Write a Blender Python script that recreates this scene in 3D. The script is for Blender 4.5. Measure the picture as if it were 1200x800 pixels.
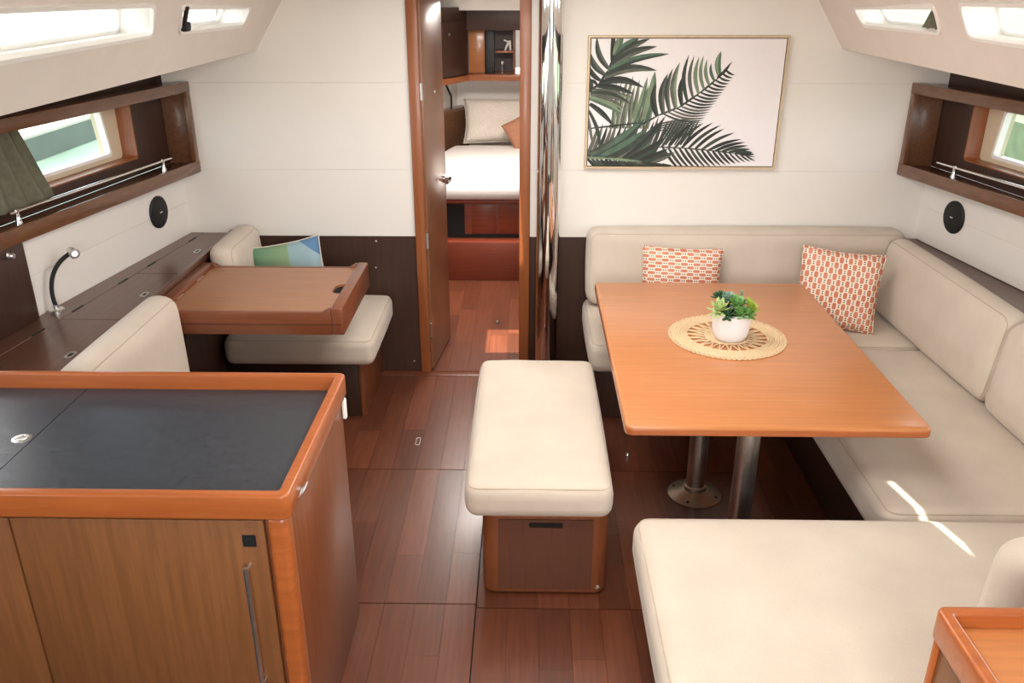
import bpy, bmesh, math, random
from mathutils import Vector, Matrix
random.seed(7)
for o in list(bpy.data.objects): bpy.data.objects.remove(o)
scn = bpy.context.scene
COL = scn.collection
PI = math.pi

# ------------------------------------------------------------------ camera
FPX = 1000.0
yaw = math.atan(20/math.hypot(FPX, 423)); pitch = math.atan(423/FPX)
cd = bpy.data.cameras.new('camera'); cam = bpy.data.objects.new('camera', cd); COL.objects.link(cam)
cd.sensor_width = 36.0; cd.lens = FPX/1200*36.0; cd.clip_start = 0.02; cd.clip_end = 300
cam.location = (0, 0, 2.0); cam.rotation_euler = (PI/2-pitch, 0, yaw)
scn.camera = cam
# ------------------------------------------------------------------ world, sun, daylight
vs = scn.view_settings
vs.view_transform = 'Standard'; vs.look = 'None'; vs.gamma = 1.0; vs.use_curve_mapping = False
vs.exposure = 0.46
w = bpy.data.worlds.new('sky'); scn.world = w; w.use_nodes = True
nt = w.node_tree; nt.nodes.clear()
wo = nt.nodes.new('ShaderNodeOutputWorld'); bg = nt.nodes.new('ShaderNodeBackground')
tc = nt.nodes.new('ShaderNodeTexCoord'); nz = nt.nodes.new('ShaderNodeTexNoise'); nz.inputs['Scale'].default_value = 5
cr = nt.nodes.new('ShaderNodeValToRGB')
cr.color_ramp.elements[0].position = 0.36; cr.color_ramp.elements[0].color = (0.62, 0.74, 0.92, 1)
cr.color_ramp.elements[1].position = 0.56; cr.color_ramp.elements[1].color = (1.0, 0.985, 0.96, 1)
nt.links.new(tc.outputs['Generated'], nz.inputs['Vector']); nt.links.new(nz.outputs['Fac'], cr.inputs['Fac'])
nt.links.new(cr.outputs['Color'], bg.inputs['Color']); bg.inputs['Strength'].default_value = 4.5
nt.links.new(bg.outputs['Background'], wo.inputs['Surface'])

SUN = Vector((-0.05, -0.40, 0.90)).normalized()          # towards the sun
sd = bpy.data.lights.new('sun', 'SUN'); sd.energy = 9.0; sd.angle = math.radians(0.6); sd.color = (1.0, 0.93, 0.82)
so = bpy.data.objects.new('sun', sd); COL.objects.link(so); so.rotation_euler = SUN.to_track_quat('Z', 'Y').to_euler()

def area(name, loc, aim, sx, sy, power, color=(1, 0.96, 0.91), spread=PI):
    l = bpy.data.lights.new(name, 'AREA'); l.shape = 'RECTANGLE'; l.size = sx; l.size_y = sy; l.energy = power; l.color = color; l.spread = spread
    o = bpy.data.objects.new(name, l); COL.objects.link(o); o.location = loc
    o.rotation_euler = (Vector(aim)-Vector(loc)).to_track_quat('-Z', 'Y').to_euler()
    return o
# skylight entering through the deck hatches, the companionway and the cabin hatch
area('hatch_daylight', (0.1, 3.05, 2.085), (0.1, 3.05, 0), 0.9, 0.9, 16.5)
area('hatch_daylight', (0.1, 1.55, 2.085), (0.1, 1.55, 0), 0.9, 0.7, 12.5)
area('companionway_daylight', (0.1, -0.95, 1.75), (0.1, 1.6, 0.4), 0.8, 0.7, 36, (1, 0.95, 0.88))
area('cabin_hatch_daylight', (-0.2, 5.7, 1.90), (-0.2, 5.7, 0), 0.6, 0.6, 38, (1, 0.92, 0.85))

# ------------------------------------------------------------------ materials
def lin(c):
    c = c/255.0
    return c/12.92 if c <= 0.04045 else ((c+0.055)/1.055)**2.4
def rgb(r, g, b): return (lin(r), lin(g), lin(b), 1)
M = {}
def base(name, rough=0.5, metal=0.0, spec=0.5, coat=0.0):
    m = bpy.data.materials.new(name); m.use_nodes = True
    p = m.node_tree.nodes['Principled BSDF']
    p.inputs['Roughness'].default_value = rough; p.inputs['Metallic'].default_value = metal
    p.inputs['Specular IOR Level'].default_value = spec; p.inputs['Coat Weight'].default_value = coat
    p.inputs['Coat Roughness'].default_value = 0.12
    M[name] = m
    return m, m.node_tree.nodes, m.node_tree.links, p
def noise(N, L, scale, vec=None, detail=4, stretch=None):
    t = N.new('ShaderNodeTexNoise'); t.inputs['Scale'].default_value = scale; t.inputs['Detail'].default_value = detail
    c = N.new('ShaderNodeTexCoord')
    if stretch:
        mp = N.new('ShaderNodeMapping'); mp.inputs['Scale'].default_value = stretch
        L.new(c.outputs['Object'], mp.inputs['Vector']); L.new(mp.outputs['Vector'], t.inputs['Vector'])
    else: L.new(c.outputs['Object'], t.inputs['Vector'])
    return t
def ramp(N, stops):
    r = N.new('ShaderNodeValToRGB'); e = r.color_ramp.elements
    e[0].position, e[0].color = stops[0]; e[1].position, e[1].color = stops[-1]
    for s in stops[1:-1]:
        x = e.new(s[0]); x.color = s[1]
    return r
def bump(N, L, p, src, strength, dist=0.002):
    b = N.new('ShaderNodeBump'); b.inputs['Strength'].default_value = strength; b.inputs['Distance'].default_value = dist
    L.new(src, b.inputs['Height']); L.new(b.outputs['Normal'], p.inputs['Normal'])
def plain(name, c, rough=0.5, metal=0.0, var=0.06, scale=30, bmp=0.0, spec=0.5, coat=0):
    m, N, L, p = base(name, rough, metal, spec, coat)
    t = noise(N, L, scale)
    lo = tuple(max(0, x*(1-var)) for x in c[:3])+(1,); hi = tuple(min(1, x*(1+var)) for x in c[:3])+(1,)
    r = ramp(N, [(0.3, lo), (0.7, hi)]); L.new(t.outputs['Fac'], r.inputs['Fac']); L.new(r.outputs['Color'], p.inputs['Base Color'])
    if bmp: bump(N, L, p, t.outputs['Fac'], bmp)
    return m
def wood(name, c1, c2, axis='Y', rough=0.35, coat=0.0, var=0.0, sc=1.0):
    m, N, L, p = base(name, rough, 0, 0.5, coat)
    st = {'X': (1.2, 22, 22), 'Y': (22, 1.2, 22), 'Z': (22, 22, 1.2)}[axis]
    t = noise(N, L, 3.0*sc, detail=6, stretch=st)
    t2 = noise(N, L, 14.0*sc, detail=3, stretch=tuple(4*x if x > 2 else x for x in st))
    ad = N.new('ShaderNodeMix'); ad.data_type = 'FLOAT'; ad.inputs['Factor'].default_value = 0.35
    L.new(t.outputs['Fac'], ad.inputs['A']); L.new(t2.outputs['Fac'], ad.inputs['B'])
    r = ramp(N, [(0.32, c1), (0.68, c2)]); L.new(ad.outputs['Result'], r.inputs['Fac'])
    out = r.outputs['Color']
    if var:
        oi = N.new('ShaderNodeObjectInfo'); hs = N.new('ShaderNodeHueSaturation')
        mr = N.new('ShaderNodeMapRange'); mr.inputs['To Min'].default_value = 1-var; mr.inputs['To Max'].default_value = 1+var
        L.new(oi.outputs['Random'], mr.inputs['Value']); L.new(mr.outputs['Result'], hs.inputs['Value']); L.new(out, hs.inputs['Color'])
        out = hs.outputs['Color']
    L.new(out, p.inputs['Base Color'])
    bump(N, L, p, ad.outputs['Result'], 0.06, 0.001)
    return m
wood('floor_wood', rgb(88, 47, 31), rgb(116, 65, 43), 'Y', 0.32, 0.1, 0.24)
wood('table_wood', rgb(184, 116, 66), rgb(202, 132, 80), 'X', 0.30, 0.25)
wood('edge_wood', rgb(156, 82, 38), rgb(180, 100, 50), 'X', 0.30, 0.3)
wood('cabinet_wood', rgb(112, 70, 40), rgb(136, 88, 52), 'Z', 0.38, 0.1)
wood('side_wood', rgb(114, 62, 36), rgb(138, 80, 48), 'Z', 0.35, 0.1)
wood('dark_wood', rgb(54, 34, 26), rgb(70, 44, 33), 'Z', 0.42)
wood('ledge_wood', rgb(88, 58, 44), rgb(108, 72, 56), 'Y', 0.30, 0.2)
wood('bench_panel', rgb(84, 48, 32), rgb(102, 60, 40), 'Z', 0.4)
wood('shelf_wood', rgb(96, 63, 42), rgb(118, 79, 53), 'Y', 0.26, 0.3)
wood('door_wood', rgb(120, 78, 52), rgb(142, 94, 64), 'Z', 0.30, 0.2)
wood('jamb_wood', rgb(134, 76, 40), rgb(158, 92, 52), 'Z', 0.35, 0.1)
wood('chart_wood', rgb(150, 98, 62), rgb(170, 114, 74), 'X', 0.30, 0.2)
wood('chart_edge', rgb(112, 62, 40), rgb(132, 76, 48), 'X', 0.30, 0.2)
wood('cabin_wood', rgb(118, 52, 34), rgb(140, 66, 42), 'X', 0.38)
plain('white_board', rgb(236, 231, 224), 0.45, var=0.015, scale=4)
plain('ceiling_vinyl', rgb(234, 226, 219), 0.6, var=0.02, scale=8, bmp=0.02)
plain('white_trim', rgb(246, 243, 240), 0.3, var=0.01)
plain('beige_frame', rgb(214, 196, 168), 0.45, var=0.02)
plain('chrome', (0.82, 0.82, 0.82, 1), 0.05, 1.0, var=0.01)
plain('brushed', (0.74, 0.73, 0.72, 1), 0.32, 1.0, var=0.05, scale=60)
plain('flange', (0.60, 0.57, 0.50, 1), 0.35, 0.9, var=0.05, scale=60)
plain('black_plastic', rgb(22, 24, 27), 0.5, var=0.1)
plain('black_rubber', rgb(14, 14, 16), 0.6, var=0.1)
plain('black_gap', rgb(18, 14, 12), 0.8, var=0.1)
plain('pot_white', rgb(240, 240, 242), 0.35, var=0.01)
plain('soil', rgb(40, 32, 26), 0.9, var=0.3, scale=200, bmp=0.4)
plain('jute', rgb(216, 188, 150), 0.85, var=0.14, scale=160, bmp=0.4)
plain('curtain_green', rgb(108, 106, 88), 0.9, var=0.15, scale=40, bmp=0.1)
plain('quilt_white', rgb(240, 236, 232), 0.85, var=0.02, scale=20)
plain('brown_fabric', rgb(168, 118, 92), 0.9, var=0.1, scale=80)
plain('gold_frame', rgb(206, 184, 150), 0.4, 0.1, var=0.08, scale=40)
plain('canvas', rgb(240, 235, 236), 0.7, var=0.01)
plain('leaf_black', rgb(42, 47, 43), 0.7, var=0.2, scale=25)
plain('leaf_dark', rgb(56, 66, 58), 0.7, var=0.25, scale=25)
plain('leaf_green', rgb(78, 104, 86), 0.7, var=0.25, scale=20)
plain('leaf_light', rgb(122, 140, 112), 0.7, var=0.2, scale=20)
plain('leaf_grey', rgb(92, 94, 86), 0.7, var=0.25, scale=20)
plain('succ_dark', rgb(58, 96, 62), 0.5, var=0.2, scale=60)
plain('succ_mid', rgb(110, 156, 84), 0.45, var=0.15, scale=60)
plain('succ_pale', rgb(176, 196, 128), 0.5, var=0.15, scale=60)
plain('succ_lime', rgb(156, 178, 66), 0.5, var=0.15, scale=60)
plain('succ_blue', rgb(120, 150, 130), 0.5, var=0.15, scale=60)
plain('water_green', rgb(98, 114, 104), 0.35, var=0.2, scale=0.6, spec=0.2)
plain('quay_stone', rgb(150, 146, 134), 0.8, var=0.06, scale=2)
plain('quay_face', rgb(64, 76, 68), 0.8, var=0.2, scale=3)
plain('grass', rgb(88, 100, 72), 0.9, var=0.25, scale=4)
plain('hull_gelcoat', rgb(238, 238, 236), 0.3, var=0.01)
# countertop: dark blue-grey laminate with a mottled sheen
m, N, L, p = base('counter_laminate', 0.34)
t = noise(N, L, 60, detail=8); r = ramp(N, [(0.3, rgb(48, 52, 58)), (0.5, rgb(56, 60, 67)), (0.75, rgb(66, 70, 77))])
L.new(t.outputs['Fac'], r.inputs['Fac']); L.new(r.outputs['Color'], p.inputs['Base Color']); bump(N, L, p, t.outputs['Fac'], 0.08)
rr = ramp(N, [(0.3, (0.28,)*3+(1,)), (0.7, (0.45,)*3+(1,))]); L.new(t.outputs['Fac'], rr.inputs['Fac']); L.new(rr.outputs['Color'], p.inputs['Roughness'])
# upholstery: woven cream
def fabric(name, c, var=0.05, sheen=0.2):
    m, N, L, p = base(name, 0.9, 0, 0.2)
    p.inputs['Sheen Weight'].default_value = sheen
    a = noise(N, L, 420, detail=2); b = noise(N, L, 5, detail=4)
    mx = N.new('ShaderNodeMix'); mx.data_type = 'FLOAT'; mx.inputs['Factor'].default_value = 0.55
    L.new(a.outputs['Fac'], mx.inputs['A']); L.new(b.outputs['Fac'], mx.inputs['B'])
    lo = tuple(x*(1-var) for x in c[:3])+(1,); hi = tuple(min(1, x*(1+var)) for x in c[:3])+(1,)
    r = ramp(N, [(0.35, lo), (0.65, hi)]); L.new(mx.outputs['Result'], r.inputs['Fac']); L.new(r.outputs['Color'], p.inputs['Base Color'])
    bump(N, L, p, mx.outputs['Result'], 0.25, 0.003)
fabric('cream_fabric', rgb(207, 194, 179), 0.08); fabric('cream_seam', rgb(190, 175, 157))
fabric('pillow_cream', rgb(232, 222, 206))
# quilted pillow: raised zigzag
m, N, L, p = base('quilted', 0.9, 0, 0.2)
wv = N.new('ShaderNodeTexWave'); wv.inputs['Scale'].default_value = 26; wv.inputs['Distortion'].default_value = 14; wv.inputs['Detail'].default_value = 1; wv.inputs['Detail Scale'].default_value = 2; wv.bands_direction = 'DIAGONAL'
c = N.new('ShaderNodeTexCoord'); L.new(c.outputs['Object'], wv.inputs['Vector'])
r = ramp(N, [(0.0, rgb(220, 211, 199)), (1.0, rgb(234, 226, 215))]); L.new(wv.outputs['Fac'], r.inputs['Fac']); L.new(r.outputs['Color'], p.inputs['Base Color'])
bump(N, L, p, wv.outputs['Fac'], 0.5, 0.01)
# coral lozenge weave (cells along a, rows along b)
def coral(name, a_axis, b_axis, fa, fb):
    m, N, L, p = base(name, 0.9, 0, 0.2)
    c = N.new('ShaderNodeTexCoord'); s = N.new('ShaderNodeSeparateXYZ'); L.new(c.outputs['Object'], s.inputs['Vector'])
    def mt(op, x, y=None):
        n = N.new('ShaderNodeMath'); n.operation = op
        for i, v in enumerate((x, y)):
            if v is None: continue
            if isinstance(v, (int, float)): n.inputs[i].default_value = v
            else: L.new(v, n.inputs[i])
        return n.outputs[0]
    a = mt('MULTIPLY', s.outputs[a_axis], fa); b = mt('MULTIPLY', s.outputs[b_axis], fb)
    row = mt('FLOOR', b); off = mt('MULTIPLY', mt('FLOORED_MODULO', row, 2.0), 0.5)
    u = mt('ABSOLUTE', mt('SUBTRACT', mt('FRACT', mt('ADD', a, off)), 0.5)); v = mt('ABSOLUTE', mt('SUBTRACT', mt('FRACT', b), 0.5))
    un = mt('DIVIDE', u, 0.275); vn = mt('DIVIDE', v, 0.455)
    d = mt('MAXIMUM', mt('MAXIMUM', un, vn), mt('MULTIPLY', mt('ADD', un, vn), 0.62))
    inside = mt('LESS_THAN', d, 1.0)
    du = mt('DIVIDE', mt('SUBTRACT', mt('SUBTRACT', 0.5, u), 0.085), 0.05); dv = mt('DIVIDE', v, 0.2)
    dot = mt('LESS_THAN', mt('ADD', mt('MULTIPLY', du, du), mt('MULTIPLY', dv, dv)), 1.0)
    nz = noise(N, L, 9)
    r = ramp(N, [(0.35, rgb(208, 126, 98)), (0.65, rgb(220, 146, 124))]); L.new(nz.outputs['Fac'], r.inputs['Fac'])
    m1 = N.new('ShaderNodeMix'); m1.data_type = 'RGBA'; m1.inputs['A'].default_value = rgb(250, 232, 212); L.new(inside, m1.inputs['Factor']); L.new(r.outputs['Color'], m1.inputs['B'])
    m2 = N.new('ShaderNodeMix'); m2.data_type = 'RGBA'; m2.inputs['B'].default_value = rgb(60, 50, 52); L.new(dot, m2.inputs['Factor']); L.new(m1.outputs['Result'], m2.inputs['A'])
    L.new(m2.outputs['Result'], p.inputs['Base Color'])
    bump(N, L, p, inside, 0.3, 0.002)
coral('coral_rows', 'X', 'Z', 16.0, 62.0)
coral('coral_columns', 'Z', 'X', 18.5, 49.0)
# colour-block cushion: green with a blue side and corner
m, N, L, p = base('colour_block', 0.9, 0, 0.2)
c = N.new('ShaderNodeTexCoord'); s = N.new('ShaderNodeSeparateXYZ'); L.new(c.outputs['Object'], s.inputs['Vector'])
rx = ramp(N, [(0.0, rgb(104, 146, 118)), (0.55, rgb(142, 166, 130)), (0.57, rgb(150, 178, 182)), (1.0, rgb(158, 182, 192))]); rx.color_ramp.interpolation = 'LINEAR'
mr = N.new('ShaderNodeMapRange'); mr.inputs['From Min'].default_value = -0.17; mr.inputs['From Max'].default_value = 0.17
L.new(s.outputs['X'], mr.inputs['Value']); L.new(mr.outputs['Result'], rx.inputs['Fac'])
sm = N.new('ShaderNodeMath'); sm.operation = 'ADD'; L.new(s.outputs['X'], sm.inputs[0]); L.new(s.outputs['Z'], sm.inputs[1])
gt = N.new('ShaderNodeMath'); gt.operation = 'GREATER_THAN'; gt.inputs[1].default_value = 0.40; L.new(sm.outputs[0], gt.inputs[0])
mx = N.new('ShaderNodeMix'); mx.data_type = 'RGBA'; mx.inputs['B'].default_value = rgb(98, 136, 172); L.new(gt.outputs[0], mx.inputs['Factor']); L.new(rx.outputs['Color'], mx.inputs['A'])
L.new(mx.outputs['Result'], p.inputs['Base Color'])
a = noise(N, L, 300, detail=2); bump(N, L, p, a.outputs['Fac'], 0.3, 0.003)
# window glass
m = bpy.data.materials.new('glass'); m.use_nodes = True; M['glass'] = m
N = m.node_tree.nodes; L = m.node_tree.links; N.clear()
o_ = N.new('ShaderNodeOutputMaterial'); tr = N.new('ShaderNodeBsdfTransparent'); gl = N.new('ShaderNodeBsdfGlossy'); ms = N.new('ShaderNodeMixShader')
tr.inputs['Color'].default_value = (0.92, 0.97, 0.95, 1); gl.inputs['Roughness'].default_value = 0.03; ms.inputs['Fac'].default_value = 0.06
L.new(tr.outputs[0], ms.inputs[1]); L.new(gl.outputs[0], ms.inputs[2]); L.new(ms.outputs[0], o_.inputs['Surface'])
# lit lens of reading lamp
m, N, L, p = base('lamp_lens', 0.2); p.inputs['Base Color'].default_value = (0.9, 0.9, 1, 1)
p.inputs['Emission Color'].default_value = (0.9, 0.92, 1, 1); p.inputs['Emission Strength'].default_value = 0.25

# ------------------------------------------------------------------ mesh helpers
def woff(o):
    v = Vector((0, 0, 0))
    while o is not None: v += o.location; o = o.parent
    return v
class MB:
    def __init__(s): s.v = []; s.f = []
    def add(s, vs, fs):
        n = len(s.v); s.v += [Vector(v) for v in vs]; s.f += [tuple(i+n for i in f) for f in fs]; return s
    def hexa(s, p):   # 8 points: bottom ring 4, top ring 4
        return s.add(p, [(3, 2, 1, 0), (4, 5, 6, 7), (0, 1, 5, 4), (1, 2, 6, 5), (2, 3, 7, 6), (3, 0, 4, 7)])
    def box(s, x0, x1, y0, y1, z0, z1):
        return s.hexa([(x0, y0, z0), (x1, y0, z0), (x1, y1, z0), (x0, y1, z0), (x0, y0, z1), (x1, y0, z1), (x1, y1, z1), (x0, y1, z1)])
    def prism(s, pts, d):   # planar loop extruded by vector d
        n = len(pts); d = Vector(d); a = [Vector(p) for p in pts]; b = [p+d for p in a]
        return s.add(a+b, [tuple(range(n))[::-1], tuple(range(n, 2*n))]+[(i, (i+1) % n, n+(i+1) % n, n+i) for i in range(n)])
    def ring(s, outer, inner, d):   # frame between two matching loops, extruded
        n = len(outer); d = Vector(d)
        o0 = [Vector(p) for p in outer]; i0 = [Vector(p) for p in inner]
        vs = o0+i0+[p+d for p in o0]+[p+d for p in i0]; fs = []
        for k in range(n):
            j = (k+1) % n
            fs += [(k, j, n+j, n+k), (2*n+k, 3*n+k, 3*n+j, 2*n+j), (k, 2*n+k, 2*n+j, j), (n+k, n+j, 3*n+j, 3*n+k)]
        return s.add(vs, fs)
    def tube(s, path, r, n=12, cap=True, closed=False):
        P = [Vector(p) for p in path]; rs = r if isinstance(r, (list, tuple)) else [r]*len(P)
        vs = []; fs = []; prev = None
        for i, p in enumerate(P):
            if closed: t = P[(i+1) % len(P)]-P[i-1]
            else: t = P[min(i+1, len(P)-1)]-P[max(i-1, 0)]
            t.normalize()
            if prev is None:
                a = Vector((0, 0, 1)) if abs(t.z) < 0.9 else Vector((1, 0, 0)); u = t.cross(a).normalized()
            else: u = (prev-t*prev.dot(t)).normalized()
            prev = u; v = t.cross(u)
            vs += [p+(u*math.cos(2*PI*k/n)+v*math.sin(2*PI*k/n))*rs[i] for k in range(n)]
        m = len(P)
        for i in range(m if closed else m-1):
            j = (i+1) % m
            fs += [(i*n+k, i*n+(k+1) % n, j*n+(k+1) % n, j*n+k) for k in range(n)]
        if cap and not closed: fs += [tuple(range(n))[::-1], tuple(range((m-1)*n, m*n))]
        return s.add(vs, fs)
    def lathe(s, prof, n=32, c=(0, 0, 0), axis=None):   # prof: (r, h)
        vs = []; fs = []; c = Vector(c)
        q = Vector((0, 0, 1)).rotation_difference(Vector(axis)) if axis else None
        for r, h in prof:
            for k in range(n):
                v = Vector((r*math.cos(2*PI*k/n), r*math.sin(2*PI*k/n), h))
                vs.append(c+(q @ v if q else v))
        for i in range(len(prof)-1):
            fs += [(i*n+k, i*n+(k+1) % n, (i+1)*n+(k+1) % n, (i+1)*n+k) for k in range(n)]
        fs += [tuple(range(n))[::-1], tuple(range((len(prof)-1)*n, len(prof)*n))]
        return s.add(vs, fs)
    def rbox(s, h, r, crown=0.0, n=8, warp=None, m=4, puff=0.0, wr=0.0):
        """rounded cushion block, half sizes h, edge radius r; warp maps local point to world"""
        ax = []
        for a in h:
            e = [-a+r*(1-math.cos(PI/2*k/m)) for k in range(m)]
            inn = [-a+r+(2*a-2*r)*k/n for k in range(n+1)]
            ax.append(e+inn+[-x for x in reversed(e)])
        K = len(ax[0]); idx = {}; vs = []; fs = []
        ph = [random.random()*6 for _ in range(6)]
        def vert(i, j, k):
            key = (i, j, k)
            if key in idx: return idx[key]
            p = Vector((ax[0][i], ax[1][j], ax[2][k]))
            q = Vector([max(-a+r, min(a-r, c)) for a, c in zip(h, p)])
            d = p-q
            if d.length > 1e-9: p = q+d.normalized()*r
            a, b, c = p.x/h[0], p.y/h[1], p.z/h[2]
            p.z += crown*(1-a*a)*(1-b*b)*(1 if c > 0 else 0.15)*abs(c)
            p.x += puff*a*(1-c*c)*(1-b*b); p.y += puff*b*(1-c*c)*(1-a*a)
            if wr: p.z += wr*(math.sin(7*a+ph[0]+3*b)*math.sin(6*b+ph[1])+0.6*math.sin(13*b+ph[2]+4*a))*max(0, c)
            idx[key] = len(vs); vs.append(warp(p) if warp else p)
            return idx[key]
        R = range(K-1)
        for i in R:
            for j in R:
                for kk, fl in ((0, True), (K-1, False)):
                    for ff in ((vert(i, j, kk), vert(i+1, j, kk), vert(i+1, j+1, kk), vert(i, j+1, kk)),): fs.append(ff[::-1] if fl else ff)
                    ff = (vert(i, kk, j), vert(i+1, kk, j), vert(i+1, kk, j+1), vert(i, kk, j+1)); fs.append(ff if fl else ff[::-1])
                    ff = (vert(kk, i, j), vert(kk, i+1, j), vert(kk, i+1, j+1), vert(kk, i, j+1)); fs.append(ff[::-1] if fl else ff)
        return s.add(vs, fs)
    def holes(s, outer, holes, d):   # planar loop with holes, given thickness vector d
        bm = bmesh.new(); es = []
        for lp in [outer]+holes:
            vv = [bm.verts.new(p) for p in lp]
            es += [bm.edges.new((vv[i], vv[(i+1) % len(vv)])) for i in range(len(vv))]
        bmesh.ops.triangle_fill(bm, edges=es, use_beauty=True)
        bm.verts.index_update()
        a = [v.co.copy() for v in bm.verts]; tf = [tuple(v.index for v in f.verts) for f in bm.faces]; bm.free()
        d = Vector(d); n = len(a); s.add(a+[p+d for p in a], tf+[tuple(i+n for i in f[::-1]) for f in tf])
        for lp in [outer]+holes:
            k = len(lp); q = [Vector(p) for p in lp]
            s.add(q+[p+d for p in q], [(i, (i+1) % k, k+(i+1) % k, k+i) for i in range(k)])
        return s
    def build(s, name, mat, parent=None, bevel=0.0, seg=2, smooth=True, ang=35, local=False):
        bm = bmesh.new()
        if parent is not None and not local: off = woff(parent)
        elif parent is None and not local:
            xs = [v.x for v in s.v]; ys = [v.y for v in s.v]; off = Vector(((min(xs)+max(xs))/2, (min(ys)+max(ys))/2, min(v.z for v in s.v)))
        else: off = Vector((0, 0, 0))
        vv = [bm.verts.new(v-off) for v in s.v]
        for f in s.f:
            try: bm.faces.new([vv[i] for i in f])
            except ValueError: pass
        bmesh.ops.remove_doubles(bm, verts=bm.verts, dist=1e-5)
        bmesh.ops.recalc_face_normals(bm, faces=bm.faces)
        if bevel:
            es = [e for e in bm.edges if len(e.link_faces) == 2 and e.calc_face_angle(0) > 0.5]
            bmesh.ops.bevel(bm, geom=es, offset=bevel, segments=seg, profile=0.5, affect='EDGES', clamp_overlap=True)
        me = bpy.data.meshes.new(name); bm.to_mesh(me); bm.free()
        if smooth:
            me.polygons.foreach_set('use_smooth', [True]*len(me.polygons)); me.set_sharp_from_angle(angle=math.radians(ang))
        me.materials.append(M[mat])
        o = bpy.data.objects.new(name, me); COL.objects.link(o)
        if parent is not None: o.parent = parent
        elif not local: o.location = off
        return o
def tag(o, label=None, cat=None, group=None, kind=None):
    if label: o['label'] = label
    if cat: o['category'] = cat
    if group: o['group'] = group
    if kind: o['kind'] = kind
    return o
def thing(name, label, cat, loc=(0, 0, 0), group=None, kind=None, rot=None):
    o = bpy.data.objects.new(name, None); COL.objects.link(o); o.location = loc; o.empty_display_size = 0.05
    if rot: o.rotation_euler = rot
    return tag(o, label, cat, group, kind)
def rrect(x0, x1, y0, y1, r, n=5):   # rounded rectangle loop in 2D
    out = []
    for cx, cy, a0 in ((x1-r, y1-r, 0), (x0+r, y1-r, 90), (x0+r, y0+r, 180), (x1-r, y0+r, 270)):
        for k in range(n+1):
            a = math.radians(a0+90*k/n); out.append((cx+r*math.cos(a), cy+r*math.sin(a)))
    return out
def rpoly(pts, r, n=4):   # round the corners of any 2D loop
    out = []; k = len(pts)
    for i in range(k):
        p = Vector(pts[i]); a = (Vector(pts[i-1])-p); b = (Vector(pts[(i+1) % k])-p)
        q = min(r, a.length*0.45, b.length*0.45); a = p+a.normalized()*q; b = p+b.normalized()*q
        for t in range(n+1):
            u = t/n; out.append(tuple(a*(1-u)**2+p*2*u*(1-u)+b*u*u))
    return out
def frame(A, ex, ey, ez):
    A, ex, ey, ez = Vector(A), Vector(ex), Vector(ey), Vector(ez)
    return lambda p: A+ex*p.x+ey*p.y+ez*p.z

BY = 4.30            # main bulkhead
CZ = 2.10            # headlining
xwl = lambda y: -1.757-(BY-y)*0.13      # hull lining, port
xwr = lambda y: 2.0+(BY-y)*0.15         # hull lining, starboard
xfl = lambda y: -1.66-(BY-y)*0.167      # front edge of hull shelf
xfr = lambda y: 1.85+(BY-y)*0.222
xbl = lambda y: -1.80-(BY-y)*0.14       # back of hull shelf
xbr = lambda y: 2.0+(BY-y)*0.15

# ------------------------------------------------------------------ floor with separate planks
fl = MB().box(-2.4, 2.7, -1.3, 8.3, -0.06, -0.008).build('floor', 'black_gap')
tag(fl, 'dark red-brown wooden cabin sole of narrow planks', 'floor', kind='structure')
PW = 0.1065
def plank_field(x0, x1, y0, y1):
    x = x0; i = 0
    while x < x1-0.02:
        xe = min(x+PW, x1)
        y = y0; first = True
        while y < y1-0.01:
            ln = random.uniform(0.45, 0.95)
            if first: ln *= random.uniform(0.3, 1.0); first = False
            ye = y+ln
            if y1-ye < 0.18: ye = y1
            g = 0.0004
            MB().box(x+g, xe-g, y+g, ye-g, -0.008, random.uniform(-0.0003, 0.0003)).build('plank', 'floor_wood', fl, smooth=False)
            y = ye
        x = xe
XS = -0.168
for x0, x1, ys in ((-1.02, XS-0.002, (1.25, 2.378, 3.263, 4.235)), (XS+0.002, 1.26, (1.25, 2.36, 3.263, 4.235))):
    for a, b in zip(ys, ys[1:]): plank_field(x0, x1, a+0.002, b-0.002)
MB().box(-1.55, 1.26, 4.239, 4.2995, -0.008, 0.001).build('threshold', 'floor_wood', fl, bevel=0.002)
plank_field(-0.86, 0.30, 4.304, 5.86)
for a, b in ((2.38, 3.263), (3.263, 4.235)): plank_field(-1.5525, -1.022, a+0.002, b-0.002)

# ------------------------------------------------------------------ main bulkhead
wf = MB().box(-1.86, -0.58, BY+0.008, BY+0.04, 0, 1.73).box(-1.33, -0.58, BY+0.008, BY+0.04, 1.73, CZ+0.05).box(0.012, 2.06, BY+0.008, BY+0.04, 0, 1.73).box(0.012, 1.50, BY+0.008, BY+0.04, 1.73, CZ+0.05).box(-0.58, 0.012, BY+0.008, BY+0.04, 1.97, CZ+0.05).build('wall_front', 'dark_wood')
tag(wf, 'white boarded bulkhead with dark wooden lower panels around the doorway', 'wall', kind='structure')
for x0, x1 in ((-1.79, -0.581), (0.013, 2.04)):
    for z0, z1 in ((0.772, 1.1187), (1.1193, 1.5417), (1.5423, 1.70)):
        top = z0 > 1.5; xa_, xb_ = (max(x0, -1.33), min(x1, 1.50))
        q = MB().box(x0, x1, BY, BY+0.008, z0, z1)
        if top: q = MB().prism([(x0, BY, z0), (x1, BY, z0), (x1, BY, 1.70), (xb_, BY, 1.70), (xb_, BY, CZ), (xa_, BY, CZ), (xa_, BY, 1.70), (x0, BY, 1.70)], (0, 0.008, 0))
        q.build('white_panel', 'white_board', wf, bevel=0.0006, seg=1)
    MB().box(x0, x1, BY+0.001, BY+0.008, 0.0, 0.771).build('lower_panel', 'dark_wood', wf, bevel=0.001, seg=1)
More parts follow.
